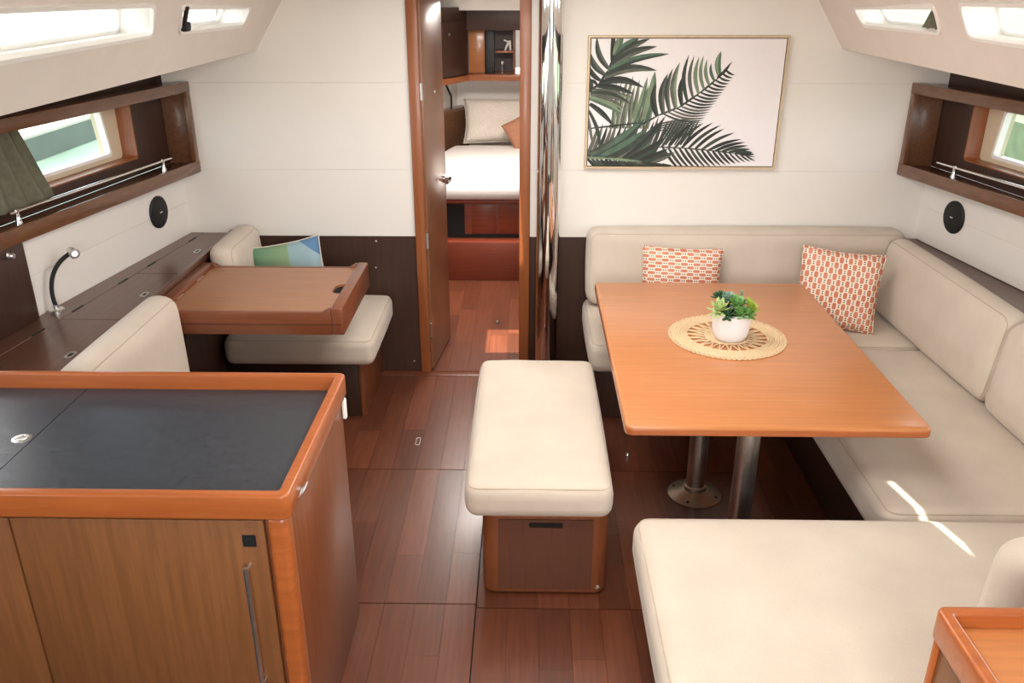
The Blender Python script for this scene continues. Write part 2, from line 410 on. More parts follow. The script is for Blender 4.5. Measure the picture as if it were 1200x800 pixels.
for x, z in ((-0.79, 0.745), (-0.80, 0.60), (-0.62, 0.06)):
    MB().lathe([(0.005, 0), (0.005, 0.0015), (0.003, 0.002)], 12, (x, BY+0.001, z), (0, -1, 0)).build('screw_cap', 'brushed', wf)

# door frame, leaf, handle
d1 = thing('door_1', 'open wooden cabin door with chrome lever handle in its brown frame', 'door', (-0.285, BY, 0), kind='structure')
fr = MB().box(-0.58, -0.527, BY-0.02, BY+0.06, 0, 1.97).build('jamb', 'jamb_wood', d1, bevel=0.004)
MB().box(-0.042, 0.012, BY-0.02, BY+0.06, 0, 1.97).build('jamb', 'jamb_wood', d1, bevel=0.004)
MB().box(-0.58, 0.012, BY-0.02, BY+0.06, 1.97, 2.02).build('head', 'jamb_wood', d1, bevel=0.004)
MB().box(-0.527, -0.519, BY+0.02, BY+0.06, 0, 1.97).build('door_stop', 'black_rubber', d1)
H0 = Vector((-0.515, BY+0.005, 0)); F0 = Vector((-0.459, 4.765, 0)); ld = (F0-H0).normalized(); ln_ = Vector((-ld.y, ld.x, 0))
leaf = MB().prism([H0+Vector((0, 0, 0.012)), F0+Vector((0, 0, 0.012)), F0+ln_*0.028+Vector((0, 0, 0.012)), H0+ln_*0.028+Vector((0, 0, 0.012))], (0, 0, 1.94)).build('leaf', 'door_wood', d1, bevel=0.004)
hp = H0.lerp(F0, 0.90)+Vector((0, 0, 0.985)); nx = -ln_
MB().lathe([(0.022, 0), (0.022, 0.006), (0.012, 0.008), (0.009, 0.03)], 16, hp, nx).tube([hp+nx*0.034, hp+nx*0.038-ld*0.03, hp+nx*0.038-ld*0.11], [0.012, 0.011, 0.010], 10).build('handle', 'chrome', leaf)
hq = hp+ln_*0.028
MB().lathe([(0.022, 0), (0.022, 0.006), (0.012, 0.008), (0.009, 0.03)], 16, hq, ln_).tube([hq+ln_*0.034, hq+ln_*0.036-ld*0.03, hq+ln_*0.036-ld*0.085], [0.010, 0.008, 0.007], 10).build('handle', 'chrome', leaf)
MB().box(F0.x-0.012, F0.x+0.001, F0.y-0.004, F0.y+0.003, 0.90, 1.06).build('lock_plate', 'brushed', leaf)
MB().lathe([(0.008, 0), (0.007, 0.003)], 12, H0.lerp(F0, 0.55)+Vector((0, 0, 1.47)), nx).build('button', 'brushed', leaf)
for z in (0.25, 0.75, 1.50):
    MB().tube([(-0.521, BY-0.012, z-0.04), (-0.521, BY-0.012, z+0.04)], 0.008, 10).box(-0.529, -0.524, BY-0.01, BY+0.03, z-0.035, z+0.035).build('hinge', 'brushed', d1)

# mast post
mp = thing('mast_post', 'tall polished chrome mast compression post beside the doorway', 'post', (0.105, 4.19, 0))
MB().lathe([(0.059, 0.012), (0.059, CZ)], 48, (0.105, 4.19, 0)).build('tube', 'chrome', mp)
MB().lathe([(0.068, 0), (0.068, 0.01), (0.061, 0.018)], 40, (0.105, 4.19, 0)).build('foot_collar', 'brushed', mp)

# ------------------------------------------------------------------ hull sides, side decks, coachroof, ceiling
def hull_side(s, xw, xb, name, label):
    o = Vector((s*0.05, 0, 0)); y0, y1 = -1.3, BY+0.02
    def strip(za, zb, fx, mat, nm, par, th=0.05, ya=y0, yb=y1, gap=0):
        return MB().prism([(fx(ya), ya, za), (fx(yb), yb, za), (fx(yb), yb, zb), (fx(ya), ya, zb)], (s*th, 0, 0)).build(nm, mat, par, bevel=0.001 if par else 0, seg=1)
    wl = strip(0, 1.14, lambda y: xw(y)+s*0.006, 'dark_wood', name, None)
    tag(wl, label, 'wall', kind='structure')
    for za, zb in ((0.776, 0.9477), (0.9483, 1.14)):
        strip(za, zb, xw, 'white_board', 'white_panel', wl, 0.006)
    strip(1.52, 1.76, lambda y: xb(y)+s*0.02, 'dark_wood', 'upper_panel', wl, 0.03)
    return wl
wl_ = hull_side(-1, xwl, xbl, 'wall_left', 'white boarded hull side above the chart seat lockers')
wr_ = hull_side(1, xwr, xbr, 'wall_right', 'white boarded hull side above the settee ledge')
# coachroof side panels with windows
def roof_side(s, x_at, zb, wins, name, label):
    # x_at(z): inclined lining plane
    y0, y1 = -1.3, BY+0.006
    P = lambda y, z: Vector((x_at(z), y, z))
    nrm = Vector((s*0.835, 0, 0.55)).normalized()
    outer = [P(y0, zb), P(y1, zb), P(y1, CZ+0.03), P(y0, CZ+0.03)]
    loops = [rpoly(wn, 0.03) for wn in wins]
    pn = MB().holes(outer, [[P(*q) for q in lp] for lp in loops], nrm*0.012).build(name, 'ceiling_vinyl', None, smooth=False)
    tag(pn, label, 'ceiling panel', kind='structure')
    return pn, P, nrm, loops
slopeL = lambda z: -1.31+(z-1.69)*0.655
slopeR = lambda z: 1.49-(z-1.70)*0.66
winsL = [[(1.0, 1.815), (2.89, 1.836), (2.80, 1.932), (1.0, 1.955)], [(3.13, 1.832), (3.86, 1.822), (3.84, 1.898), (3.04, 1.920)]]
winsR = [[(1.2, 1.815), (2.90, 1.832), (2.87, 1.936), (1.2, 1.955)], [(3.10, 1.834), (3.84, 1.824), (3.86, 1.895), (3.06, 1.924)]]
pL, PL, nL, lpL = roof_side(-1, slopeL, 1.69, winsL, 'trim_1', 'beige vinyl coachroof side lining with two windows over the chart table')
pR, PR, nR, lpR = roof_side(1, slopeR, 1.70, winsR, 'trim_2', 'beige vinyl coachroof side lining with two windows over the settee')
def shrink(lp, d):
    c = Vector((sum(p[0] for p in lp)/len(lp), sum(p[1] for p in lp)/len(lp)))
    hy = max(abs(p[0]-c.x) for p in lp); hz = max(abs(p[1]-c.y) for p in lp)
    return [(c.x+(p[0]-c.x)*(1-d/hy), c.y+(p[1]-c.y)*(1-d/hz)) for p in lp]
def coach_window(name, s, P, nrm, lp, label, dz=0.0):
    r = thing(name, label, 'window', P(sum(p[0] for p in lp)/len(lp), min(p[1] for p in lp)), kind='structure')
    inr = shrink(lp, 0.008); big = shrink(lp, -0.006)
    out = Vector((s*0.10, 0, 0.005))
    MB().ring([P(*q)-nrm*0.006 for q in big], [P(*q)-nrm*0.006 for q in inr], nrm*0.02).build('rim', 'white_trim', r)
    # reveal: tunnel running outboard to the pane
    a = [P(*q) for q in shrink(lp, 0.004)]; b = [P(*q)+out for q in shrink(lp, 0.004)]
    a2 = [P(*q) for q in shrink(lp, -0.01)]; b2 = [P(*q)+out for q in shrink(lp, -0.01)]
    n = len(a); q = MB().add(a+b, [(i, (i+1) % n, n+(i+1) % n, n+i) for i in range(n)])
    q.add(a2+b2, [(i, (i+1) % n, n+(i+1) % n, n+i) for i in range(n)])
    q.build('reveal', 'white_trim', r)
    f0 = shrink(lp, -0.02); f1 = shrink(lp, 0.022)
    MB().ring([P(*q)+out for q in f0], [P(*q)+out for q in f1], (s*0.015, 0, 0)).build('pane_frame', 'white_trim', r)
    MB().prism([P(*q)+out+Vector((s*0.006, 0, 0)) for q in f1], (s*0.004, 0, 0)).build('pane', 'glass', r)
    return r
coach_window('window_1', -1, PL, nL, lpL[0], 'long white-rimmed coachroof window above the chart seat')
coach_window('window_2', -1, PL, nL, lpL[1], 'short coachroof window above the chart table with dark tied curtain')
coach_window('window_3', 1, PR, nR, lpR[0], 'long white-rimmed coachroof window above the starboard settee')
coach_window('window_4', 1, PR, nR, lpR[1], 'short coachroof window above the settee corner with olive curtain')
# side decks (soffits), outer coachroof, roof with openings added for sunlight
sdk = MB().box(-2.3, -1.312, -1.3, BY+0.02, 1.692, 1.75).build('trim_3', 'ceiling_vinyl'); tag(sdk, 'beige underside of the port side deck over the hull shelf', 'trim', kind='structure')
sdk = MB().box(1.492, 2.8, -1.3, BY+0.02, 1.702, 1.76).build('trim_4', 'ceiling_vinyl'); tag(sdk, 'beige underside of the starboard side deck over the hull shelf', 'trim', kind='structure')
sun_opening = [(-0.36, -0.10, 3.60, 3.98)]     # x0 x1 y0 y1 of an opening added to throw a sun patch through the doorway
sun_slit = [(1.108, 1.73), (1.134, 1.735), (1.240, 1.26), (1.214, 1.255)]  # slit added in the unseen headlining to lay a sun streak on the settee
rect = lambda x0, x1, y0, y1, z: [(x0, y0, z), (x1, y0, z), (x1, y1, z), (x0, y1, z)]
ce = MB().holes(rect(-1.52, 1.72, -1.3, BY+0.02, CZ), [rect(*sun_opening[0], CZ), [(x, y, CZ) for x, y in sun_slit]], (0, 0, 0.06)).build('ceiling', 'ceiling_vinyl', smooth=False)
tag(ce, 'beige headlining with deck hatches over the saloon', 'ceiling', kind='structure')
for x0, x1, y0, y1 in ((-0.35, 0.55, 2.6, 3.5), (-0.35, 0.55, 1.2, 1.9)):
    MB().ring(rect(x0-0.03, x1+0.03, y0-0.03, y1+0.03, CZ-0.012), rect(x0, x1, y0, y1, CZ-0.012), (0, 0, 0.012)).build('hatch_frame', 'white_trim', ce)
bw = MB().holes([(-2.5, -1.3, 0), (2.7, -1.3, 0), (2.7, -1.3, 2.2), (-2.5, -1.3, 2.2)], [[(-0.3, -1.3, 1.35), (0.5, -1.3, 1.35), (0.5, -1.3, 2.05), (-0.3, -1.3, 2.05)]], (0, -0.05, 0)).build('wall_back', 'white_board', smooth=False)
tag(bw, 'white aft bulkhead with the companionway opening', 'wall', kind='structure')

# ------------------------------------------------------------------ hull shelves with hull windows
def hull_shelf(s, xf, xb, ya, zs, label, wlabel, wname, hy0, hy1, rail):
    yb = BY-0.002
    r = thing('hull_shelf', label, 'shelf', ((xf(ya)+xb(yb))/2, (ya+yb)/2, 1.11), 'hull shelves')
    pr = lambda z0, z1, fa, fb, y0=ya, y1=yb: [(fa(y0), y0, z0), (fa(y1), y1, z0), (fb(y1), y1, z0), (fb(y0), y0, z0)]
    MB().prism(pr(1.11, 0, xf, lambda y: xb(y)+s*0.0), (0, 0, 0.042)).build('bottom_board', 'shelf_wood', r, bevel=0.003)
    MB().prism(pr(1.105, 0, lambda y: xf(y)-s*0.004, lambda y: xf(y)+s*0.016), (0, 0, 0.060)).build('front_lip', 'shelf_wood', r, bevel=0.003)
    MB().prism(pr(1.498, 0, lambda y: xf(y)-s*0.004, lambda y: xf(y)+s*0.045), (0, 0, 0.050)).build('top_rail', 'shelf_wood', r, bevel=0.003)
    MB().prism(pr(1.52, 0, lambda y: xf(y)+s*0.045, lambda y: xb(y)), (0, 0, 0.02)).build('top_board', 'shelf_wood', r)
    MB().prism([(xf(yb), yb-0.022, 1.152), (xf(yb), yb, 1.152), (xb(yb), yb, 1.152), (xb(yb), yb-0.022, 1.152)], (0, 0, 0.35)).build('end_panel', 'shelf_wood', r, bevel=0.002)
    MB().prism([(xf(yb)-s*0.002, yb-0.045, 1.16), (xf(yb)-s*0.002, yb, 1.16), (xf(yb)+s*0.02, yb, 1.16), (xf(yb)+s*0.02, yb-0.045, 1.16)], (0, 0, 0.34)).build('end_stile', 'shelf_wood', r, bevel=0.002)
    lp = rrect(hy0, hy1, 1.225, 1.482, 0.02)
    Pb = lambda y, z, e=0: Vector((xb(y)+s*e, y, z))
    MB().holes([Pb(ya, 1.152), Pb(yb, 1.152), Pb(yb, 1.53), Pb(ya, 1.53)], [[Pb(*q) for q in lp]], (s*0.012, 0, 0)).build('back_panel', 'dark_wood', r, smooth=False)
    a = [Pb(*q) for q in lp]; b = [Pb(*q, 0.07) for q in lp]; n = len(a)
    MB().ring(a, [Pb(*q) for q in shrink(lp, 0.006)], (s*0.07, 0, 0)).build('window_lining', 'jamb_wood', r)
    # the window itself
    wn = thing(wname, wlabel, 'window', Pb((hy0+hy1)/2, 1.22, 0.1), kind='structure')
    big = shrink(lp, -0.03)
    gl_ = rpoly([(hy0+0.05, 1.262), (hy1-0.085, 1.262), (hy1-0.115, 1.462), (hy0+0.05, 1.462)], 0.02)
    oo = rpoly([(hy0-0.03, 1.20), (hy1+0.03, 1.20), (hy1+0.03, 1.505), (hy0-0.03, 1.505)], 0.02)
    MB().ring([Pb(*q, 0.068) for q in oo], [Pb(*q, 0.078) for q in gl_], (s*0.045, 0, 0)).build('frame', 'beige_frame', wn, smooth=True)
    MB().ring([Pb(*q, 0.074) for q in shrink(gl_, -0.012)], [Pb(*q, 0.074) for q in shrink(gl_, 0.002)], (s*0.03, 0, 0)).build('gasket', 'white_trim', wn)
    MB().prism([Pb(*q, 0.10) for q in gl_], (s*0.005, 0, 0)).build('pane', 'glass', wn)
    # chrome fiddle rail
    r0, r1, p0, p1 = rail
    f = lambda y: xf(y)+s*0.045
    g = MB().tube([(f(r0), r0, 1.205), (f(r1), r1, 1.205)], 0.007, 12).build('fiddle_rail', 'chrome', r)
    for y in (p0, p1):
        MB().lathe([(0.016, 0), (0.014, 0.008), (0.008, 0.03), (0.008, 0.06), (0.010, 0.064)], 14, (f(y), y, 1.152)).build('post', 'chrome', g)
    return r
hull_shelf(-1, xfl, xbl, 2.90, 'above the chart seat lockers', 'brown wooden hull shelf recess above the chart table', 'hull window in the shelf recess above the chart seat lockers', 'window_5', 3.02, 4.02, (3.05, 4.13, 3.09, 4.06))
hull_shelf(1, xfr, xbr, 3.05, 'above the settee ledge', 'brown wooden hull shelf recess above the settee corner', 'hull window in the shelf recess above the settee ledge', 'window_6', 3.2, 4.05, (3.15, 4.09, 3.3, 3.97))
# wooden locker face aft of the port lining, with the post that closes the shelf
lk = thing('side_locker', 'dark brown wooden locker front beside the reading lamp', 'locker', (-1.95, 2.6, 0.79))
sl = lambda y: xwl(y)+0.025
MB().prism([(sl(2.0), 2.0, 0.79), (sl(3.06), 3.06, 0.79), (sl(3.06)-0.024, 3.06, 0.79), (sl(2.0)-0.024, 2.0, 0.79)], (0, 0, 0.312)).build('front', 'dark_wood', lk, bevel=0.002)
MB().lathe([(0.012, 0), (0.012, 0.004), (0.006, 0.008), (0.013, 0.018), (0.010, 0.024)], 16, (sl(2.97), 2.97, 1.07), (1, 0, 0)).build('knob', 'brushed', lk)
MB().box(-1.935, -1.872, 2.85, 2.897, 1.105, 1.55).build('post', 'shelf_wood', lk, bevel=0.003)

# speakers
def speaker(pos, nrm, label):
    r = thing('round_speaker', label, 'speaker', pos, 'round wall speakers')
    n = Vector(nrm).normalized()
    MB().lathe([(0.078, 0), (0.078, 0.006), (0.072, 0.010), (0.068, 0.008)], 40, pos, n).build('rim', 'black_plastic', r)
    MB().lathe([(0.070, 0.004), (0.069, 0.010), (0.045, 0.014), (0.001, 0.016)], 40, pos, n).build('grille', 'black_rubber', r)
    c = Vector(pos)+n*0.0165; u = Vector((0, 0, 1)); v = n.cross(u)
    MB().prism([c+v*0.010+u*0.003, c-v*0.010+u*0.003, c-v*0.010-u*0.003, c+v*0.010-u*0.003], n*0.0008).build('badge', 'brushed', r)
speaker((xwl(4.026)+0.001, 4.026, 0.965), (1, -0.13, 0), 'round black speaker on white hull side above the locker tops')
speaker((xwr(4.025)-0.001, 4.025, 0.958), (-1, -0.15, 0), 'round black speaker on white hull side above the settee back')

# curtains
def curtain(name, A, B, z0, z1, amp, waves, label, mat='curtain_green', th=0.006):
    A = Vector(A); B = Vector(B); d = B-A; n = Vector((-d.y, d.x, 0)).normalized(); K = 48; R = 10
    f = []; 
    for side in (0, 1):
        for j in range(R+1):
            t = j/R; pinch = 1-0.42*t
            for i in range(K+1):
                u = i/K; q = A+d*(u*pinch)+n*(amp*math.sin(2*PI*waves*u+1.2*t)*(0.6+0.5*t)+side*th); q.z = z0+(z1-z0)*t
                f.append(q)
    W = K+1; S = W*(R+1); fs = []
    for j in range(R):
        for i in range(K):
            a = j*W+i; fs += [(a, a+1, a+W+1, a+W), (S+a+W, S+a+W+1, S+a+1, S+a)]
    for i in range(K): fs += [(i+1, i, S+i, S+i+1), (R*W+i, R*W+i+1, S+R*W+i+1, S+R*W+i)]
    for j in range(R): fs += [(j*W, (j+1)*W, S+(j+1)*W, S+j*W), ((j+1)*W+K, j*W+K, S+j*W+K, S+(j+1)*W+K)]
    return tag(MB().add(f, fs).build(name, mat), label, 'curtain')
curtain('curtain', (xbl(3.0)+0.03, 3.0, 0), (xbl(3.36)+0.03, 3.36, 0), 1.20, 1.49, 0.018, 3.5, 'grey-green gathered curtain at the hull window above the chart seat')
curtain('curtain', (slopeR(1.88)+0.045, 3.08, 0), (slopeR(1.88)+0.045, 3.30, 0), 1.828, 1.918, 0.006, 3, 'olive curtain bunched in the short coachroof window above the settee')
tag(MB().rbox((0.012, 0.022, 0.016), 0.008, n=3, warp=frame((slopeL(1.852)+0.012, 3.138, 1.852), (1, 0, 0), (0, 1, 0), (0, 0.3, 1))).rbox((0.006, 0.012, 0.034), 0.005, n=3, warp=frame((slopeL(1.885)+0.008, 3.10, 1.885), (1, 0, 0), (0, 1, 0), (0.655, -0.9, 1))).build('curtain_tie', 'black_rubber'), 'small dark knotted curtain tie in the short coachroof window above the chart table', 'tie')

# ------------------------------------------------------------------ locker tops along the port side
lt = thing('locker_row', 'long brown locker top with hinged lids below the white hull side', 'locker', (-1.65, 3.3, 0))
LY0 = 2.37
xh = lambda y: -1.70-(4.15-y)*0.10
MB().prism([(-1.53, LY0, 0), (-1.53, BY-0.002, 0), (xwl(BY)+0.002, BY-0.002, 0), (xwl(LY0)+0.002, LY0, 0)], (0, 0, 0.778)).build('body', 'dark_wood', lt)
MB().prism([(xh(LY0)-0.002, LY0, 0.778), (xh(BY)-0.002, BY-0.002, 0.778), (xwl(BY)+0.002, BY-0.002, 0.778), (xwl(LY0)+0.002, LY0, 0.778)], (0, 0, 0.010)).build('back_strip', 'ledge_wood', lt, bevel=0.001, seg=1)
tip = lambda y: -1.80+(y-3.0)*0.075
cuts = [LY0, 3.055, 3.62, BY-0.003]
# the lids sit between the tapered back strip and the front edge
for a, b in zip(cuts, cuts[1:]):
    lid = MB().prism([(-1.548, a+0.0015, 0.778), (-1.548, b-0.0015, 0.778), (xh(b), b-0.0015, 0.778), (xh(a), a+0.0015, 0.778)], (0, 0, 0.010)).build('lid', 'ledge_wood', lt, bevel=0.0012, seg=1)
    for q in (0.2, 0.8):
        y = a+(b-a)*q
        MB().tube([(xh(y-0.035)-0.001, y-0.035, 0.7885), (xh(y+0.035)-0.001, y+0.035, 0.7885)], 0.004, 8).build('hinge', 'black_plastic', lid)
    y = (a+b)/2
    MB().ring([(-1.60+u, y+v, 0.788) for u, v in rrect(-0.014, 0.014, -0.026, 0.026, 0.010)], [(-1.60+u, y+v, 0.788) for u, v in rrect(-0.008, 0.008, -0.018, 0.018, 0.006)], (0, 0, 0.003)).build('latch', 'brushed', lid)
    MB().prism([(-1.60+u, y+v, 0.7882) for u, v in rrect(-0.008, 0.008, -0.018, 0.018, 0.006)], (0, 0, 0.0008)).build('latch_recess', 'black_plastic', lid)
MB().box(-1.546, -1.524, LY0, BY-0.003, 0.772, 0.806).build('front_fiddle', 'ledge_wood', lt, bevel=0.004)

# gooseneck reading lamp
gx, gy = -1.865, 3.135
gl = thing('gooseneck_lamp', 'black gooseneck reading lamp with chrome head on the locker top', 'lamp', (gx, gy, 0.788))
MB().lathe([(0.030, 0), (0.030, 0.010), (0.026, 0.014), (0.012, 0.016), (0.011, 0.03)], 24, (gx, gy, 0.788)).build('base', 'brushed', gl)
gp = []
B0 = Vector((gx, gy, 0.81)); B3 = Vector((-1.806, 3.23, 1.005)); B1 = Vector((gx-0.02, gy, 0.90)); B2 = Vector((-1.862, 3.17, 0.985))
for k in range(15):
    t = k/14; gp.append(B0*(1-t)**3+B1*3*t*(1-t)**2+B2*3*t*t*(1-t)+B3*t**3)
MB().tube(gp, 0.0085, 10).build('neck', 'black_rubber', gl)
hd = Vector((0.60, -0.62, -0.1)).normalized()
hdm = MB().lathe([(0.012, -0.03), (0.016, -0.02), (0.017, 0.012), (0.021, 0.014), (0.021, 0.020), (0.014, 0.021)], 20, B3, hd).build('head', 'brushed', gl)
MB().lathe([(0.013, 0.0205), (0.012, 0.023)], 18, B3, hd).build('lens', 'lamp_lens', hdm)

# ------------------------------------------------------------------ chart table and its seats
ct = thing('chart_table', 'wooden chart table with raised rim and finger-hole lid', 'table', (-1.13, 3.49, 0.66))
X0, X1, Y0, Y1, ZT = -1.522, -0.742, 3.20, 3.805, 0.765
MB().box(X0+0.012, X1-0.012, Y0+0.012, Y1-0.012, 0.672, ZT-0.014).build('tray', 'chart_edge', ct)
def ramped(y0, y1): return MB().prism([(X0+0.05, y0, 0.668), (X1-0.048, y0, 0.668), (X1-0.048, y0, ZT+0.020), (X1-0.056, y0, ZT+0.020), (X1-0.090, y0, ZT+0.001), (X0+0.09, y0, ZT+0.001), (X0+0.056, y0, ZT+0.017), (X0+0.05, y0, ZT+0.017)], (0, y1-y0, 0))
ramped(Y0, Y0+0.020).build('front_board', 'chart_edge', ct, bevel=0.004)
MB().box(X0+0.004, X1-0.006, Y0-0.0006, Y0+0.001, 0.712, 0.7145).build('groove', 'black_gap', ct)
ramped(Y1-0.018, Y1).build('back_board', 'chart_edge', ct, bevel=0.004)
def endrim(x0, x1):
    prof = [(Y0, 0.668), (Y1, 0.668), (Y1, ZT+0.022), (Y1-0.03, ZT+0.022), (Y1-0.06, ZT+0.004), (Y0+0.06, ZT+0.004), (Y0+0.03, ZT+0.022), (Y0, ZT+0.022)]
    return MB().prism([(x0, y, z) for y, z in prof], (x1-x0, 0, 0))
MB().box(X0, X0+0.05, Y0, Y1, 0.668, ZT+0.018).build('end_rim', 'chart_edge', ct, bevel=0.005)
MB().prism([(X1-0.048, Y0, 0.668), (X1, Y0, 0.668), (X1, Y1, 0.668), (X1-0.048, Y1, 0.668)], (0, 0, ZT+0.022-0.668)).build('end_rim', 'chart_edge', ct, bevel=0.006)
lidp = [(X0+0.052, Y0+0.022), (X1-0.050, Y0+0.022), (X1-0.050, 3.43), (X1-0.085, 3.44), (X1-0.098, 3.46), (X1-0.098, 3.53), (X1-0.085, 3.55), (X1-0.050, 3.56), (X1-0.050, Y1-0.02), (X0+0.052, Y1-0.02)]
ld_ = MB().prism([(x, y, ZT-0.013) for x, y in lidp], (0, 0, 0.013)).build('lid', 'chart_wood', ct, bevel=0.001, seg=1)
MB().box(X1-0.097, X1-0.050, 3.435, 3.555, ZT-0.0138, ZT-0.0125).build('finger_recess', 'black_gap', ct)
for y in (3.38, 3.62): MB().box(X0+0.046, X0+0.056, y-0.035, y+0.035, ZT+0.000, ZT+0.002).build('hinge', 'brushed', ld_)
MB().box(-1.50, -1.44, 3.30, 3.70, 0.0, 0.67).build('pedestal', 'dark_wood', ct)

# forward chart seat
cs = thing('seat_box', 'dark wooden seat box under the chart seat cushion', 'seat', (-1.15, 4.0, 0))
MB().box(-1.52, -0.815, 3.76, BY-0.003, 0.0, 0.325).build('box', 'dark_wood', cs, bevel=0.004)
MB().box(-0.815, -0.795, 3.75, BY-0.003, 0.0, 0.325).build('end_panel', 'side_wood', cs, bevel=0.003)
def cushion(name, h, c, r, label, cat='cushion', crown=0.012, warp=None, seam=None, mat='cream_fabric', wr=0.0, puff=0.004, group=None, base_=None):
    wp = warp or frame(c, (1, 0, 0), (0, 1, 0), (0, 0, 1))
    b = base_ or (c[0], c[1], c[2]-h[2])
    t = thing(name, label, cat, b, group or ('cream seat cushions' if name == 'seat_cushion' else None))
    MB().rbox(h, r, crown, warp=wp, wr=wr, puff=puff).build('cover', mat, t, ang=80)
    # stitched seam along the upper edge, a thin piping line
    s = h[2]-r*0.30 if seam is None else seam
    lp = rrect(-h[0]+r*0.30-r*0.0, h[0]-r*0.30, -h[1]+r*0.30, h[1]-r*0.30, r*0.75, 4)
    # subdivide long sides so that the seam follows the cover
    path = []
    for i in range(len(lp)):
        a = Vector(lp[i]); d = Vector(lp[(i+1) % len(lp)])-a; k = max(1, int(d.length/0.05))
        for j in range(k): path.append(a+d*(j/k))
    pts = []
    for p in path:
        a, b2 = p.x/h[0], p.y/h[1]
        pts.append(wp(Vector((p.x, p.y, s+r*0.012+crown*(1-a*a)*(1-b2*b2)))))
    MB().tube(pts, 0.0028, 6, closed=True).build('piping', 'cream_seam', t)
    return t
cushion('seat_cushion', (0.352, 0.325, 0.068), (-1.067, 3.955, 0.395), 0.040, 'cream seat cushion on the dark box beside the chart table', wr=0.002)
# seat backs on the locker front: (forward and aft of the chart table)
def back_local(A, u, w, v):   # A centre, u length dir, v thickness dir, w up dir
    return frame(A, u, v, w)
def backcushion(name, A, B, z0, z1, th, lean, nrm, r, label, puff=0.006):
    """upright cushion whose front-bottom line runs A->B; nrm points to its back; lean = how far the top moves back"""
    A = Vector(A); B = Vector(B); u = (B-A); L_ = u.length; u.normalize(); n = Vector(nrm).normalized()
    hgt = z1-z0; up = Vector((0, 0, 1))+n*(lean/hgt)
    C = (A+B)/2+n*(th/2)+up*(hgt/2); C.z = z0+hgt/2
    # local x along u, local y = up, local z = towards the front
    wp = lambda p: C+u*p.x+up*p.y-n*p.z
    return cushion(name, (L_/2, hgt/2, th/2), tuple(C), r, label, group='cream back cushions', warp=wp, crown=0.010, puff=puff, base_=((A.x+B.x)/2, (A.y+B.y)/2, z0))
backcushion('back_cushion', (-1.355, 3.83, 0), (-1.355, 4.28, 0), 0.47, 0.845, 0.13, 0.03, (-1, 0, 0), 0.055, 'cream back cushion against the locker front behind the green and blue pillow')
backcushion('back_cushion', (-1.365, 2.40, 0), (-1.365, 3.17, 0), 0.47, 0.865, 0.14, 0.01, (-1, 0, 0), 0.065, 'cream back cushion between the dark worktop island and the chart table')
ab = thing('seat_box', 'low seat box behind the dark worktop island', 'seat', (-1.25, 2.75, 0))
MB().box(-1.52, -1.02, 2.40, 3.12, 0.0, 0.325).build('box', 'dark_wood', ab, bevel=0.004)
cushion('seat_cushion', (0.255, 0.37, 0.068), (-1.262, 2.76, 0.395), 0.040, 'cream seat cushion behind the dark worktop island')

# pillows
def pillow(name, size, th, mat, loc, rot, label, edge=None):
    t = thing(name, label, 'pillow', loc, rot=rot, group='throw pillows' if name == 'throw_pillow' else None); n = 26; vs = []; fs = []; hx, hz = size[0]/2, size[1]/2
    for side in (1, -1):
        for j in range(n+1):
            for i in range(n+1):
                u = 2*i/n-1; v = 2*j/n-1
                x = hx*u*(1-0.07*(1-v*v)*abs(u)**3); z = hz*v*(1-0.07*(1-u*u)*abs(v)**3)
                t_ = th/2*(max(0, (1-u**4)*(1-v**4)))**0.55
                t_ += 0.004*math.sin(5*u+2*v+side)*math.sin(4*v-u)*(1-u*u)*(1-v*v)
                vs.append((x, -side*t_, z+hz))
    S = (n+1)**2
    for j in range(n):
        for i in range(n):
            a = j*(n+1)+i; fs += [(a, a+1, a+n+2, a+n+1), (S+a+n+1, S+a+n+2, S+a+1, S+a)]
    MB().add(vs, fs).build('cover', mat, t, local=True, ang=180)
    pts = []
    per = [(i/n*2-1, -1) for i in range(n)]+[(1, i/n*2-1) for i in range(n)]+[(1-i/n*2, 1) for i in range(n)]+[(-1, 1-i/n*2) for i in range(n)]
    for u, v in per:
        pts.append((hx*u*(1-0.07*(1-v*v)*abs(u)**3), 0, hz*v*(1-0.07*(1-u*u)*abs(v)**3)+hz))
    MB().tube(pts, 0.0035, 6, closed=True).build('piping', edge or mat, t, local=True)
    return t
pillow('throw_pillow', (0.36, 0.33), 0.12, 'colour_block', (-1.165, 4.05, 0.475), (math.radians(-16), math.radians(-9), math.radians(10)), 'green and blue colour-block pillow on the chart seat', 'pillow_cream')

# ------------------------------------------------------------------ galley island
gi = thing('galley_island', 'brown wooden galley island with dark worktop and orange fiddle rail', 'cabinet', (-1.2, 2.0, 0))
IX0, IX1, IY0, IY1 = -1.95, -0.548, 1.665, 2.344
MB().box(IX0, -0.566, IY0+0.03, IY1-0.012, 0.0, 0.836).build('body', 'side_wood', gi, bevel=0.003)
MB().box(-0.612, -0.560, IY0+0.008, IY0+0.06, 0.0, 0.836).build('corner_post', 'edge_wood', gi, bevel=0.016, seg=4)
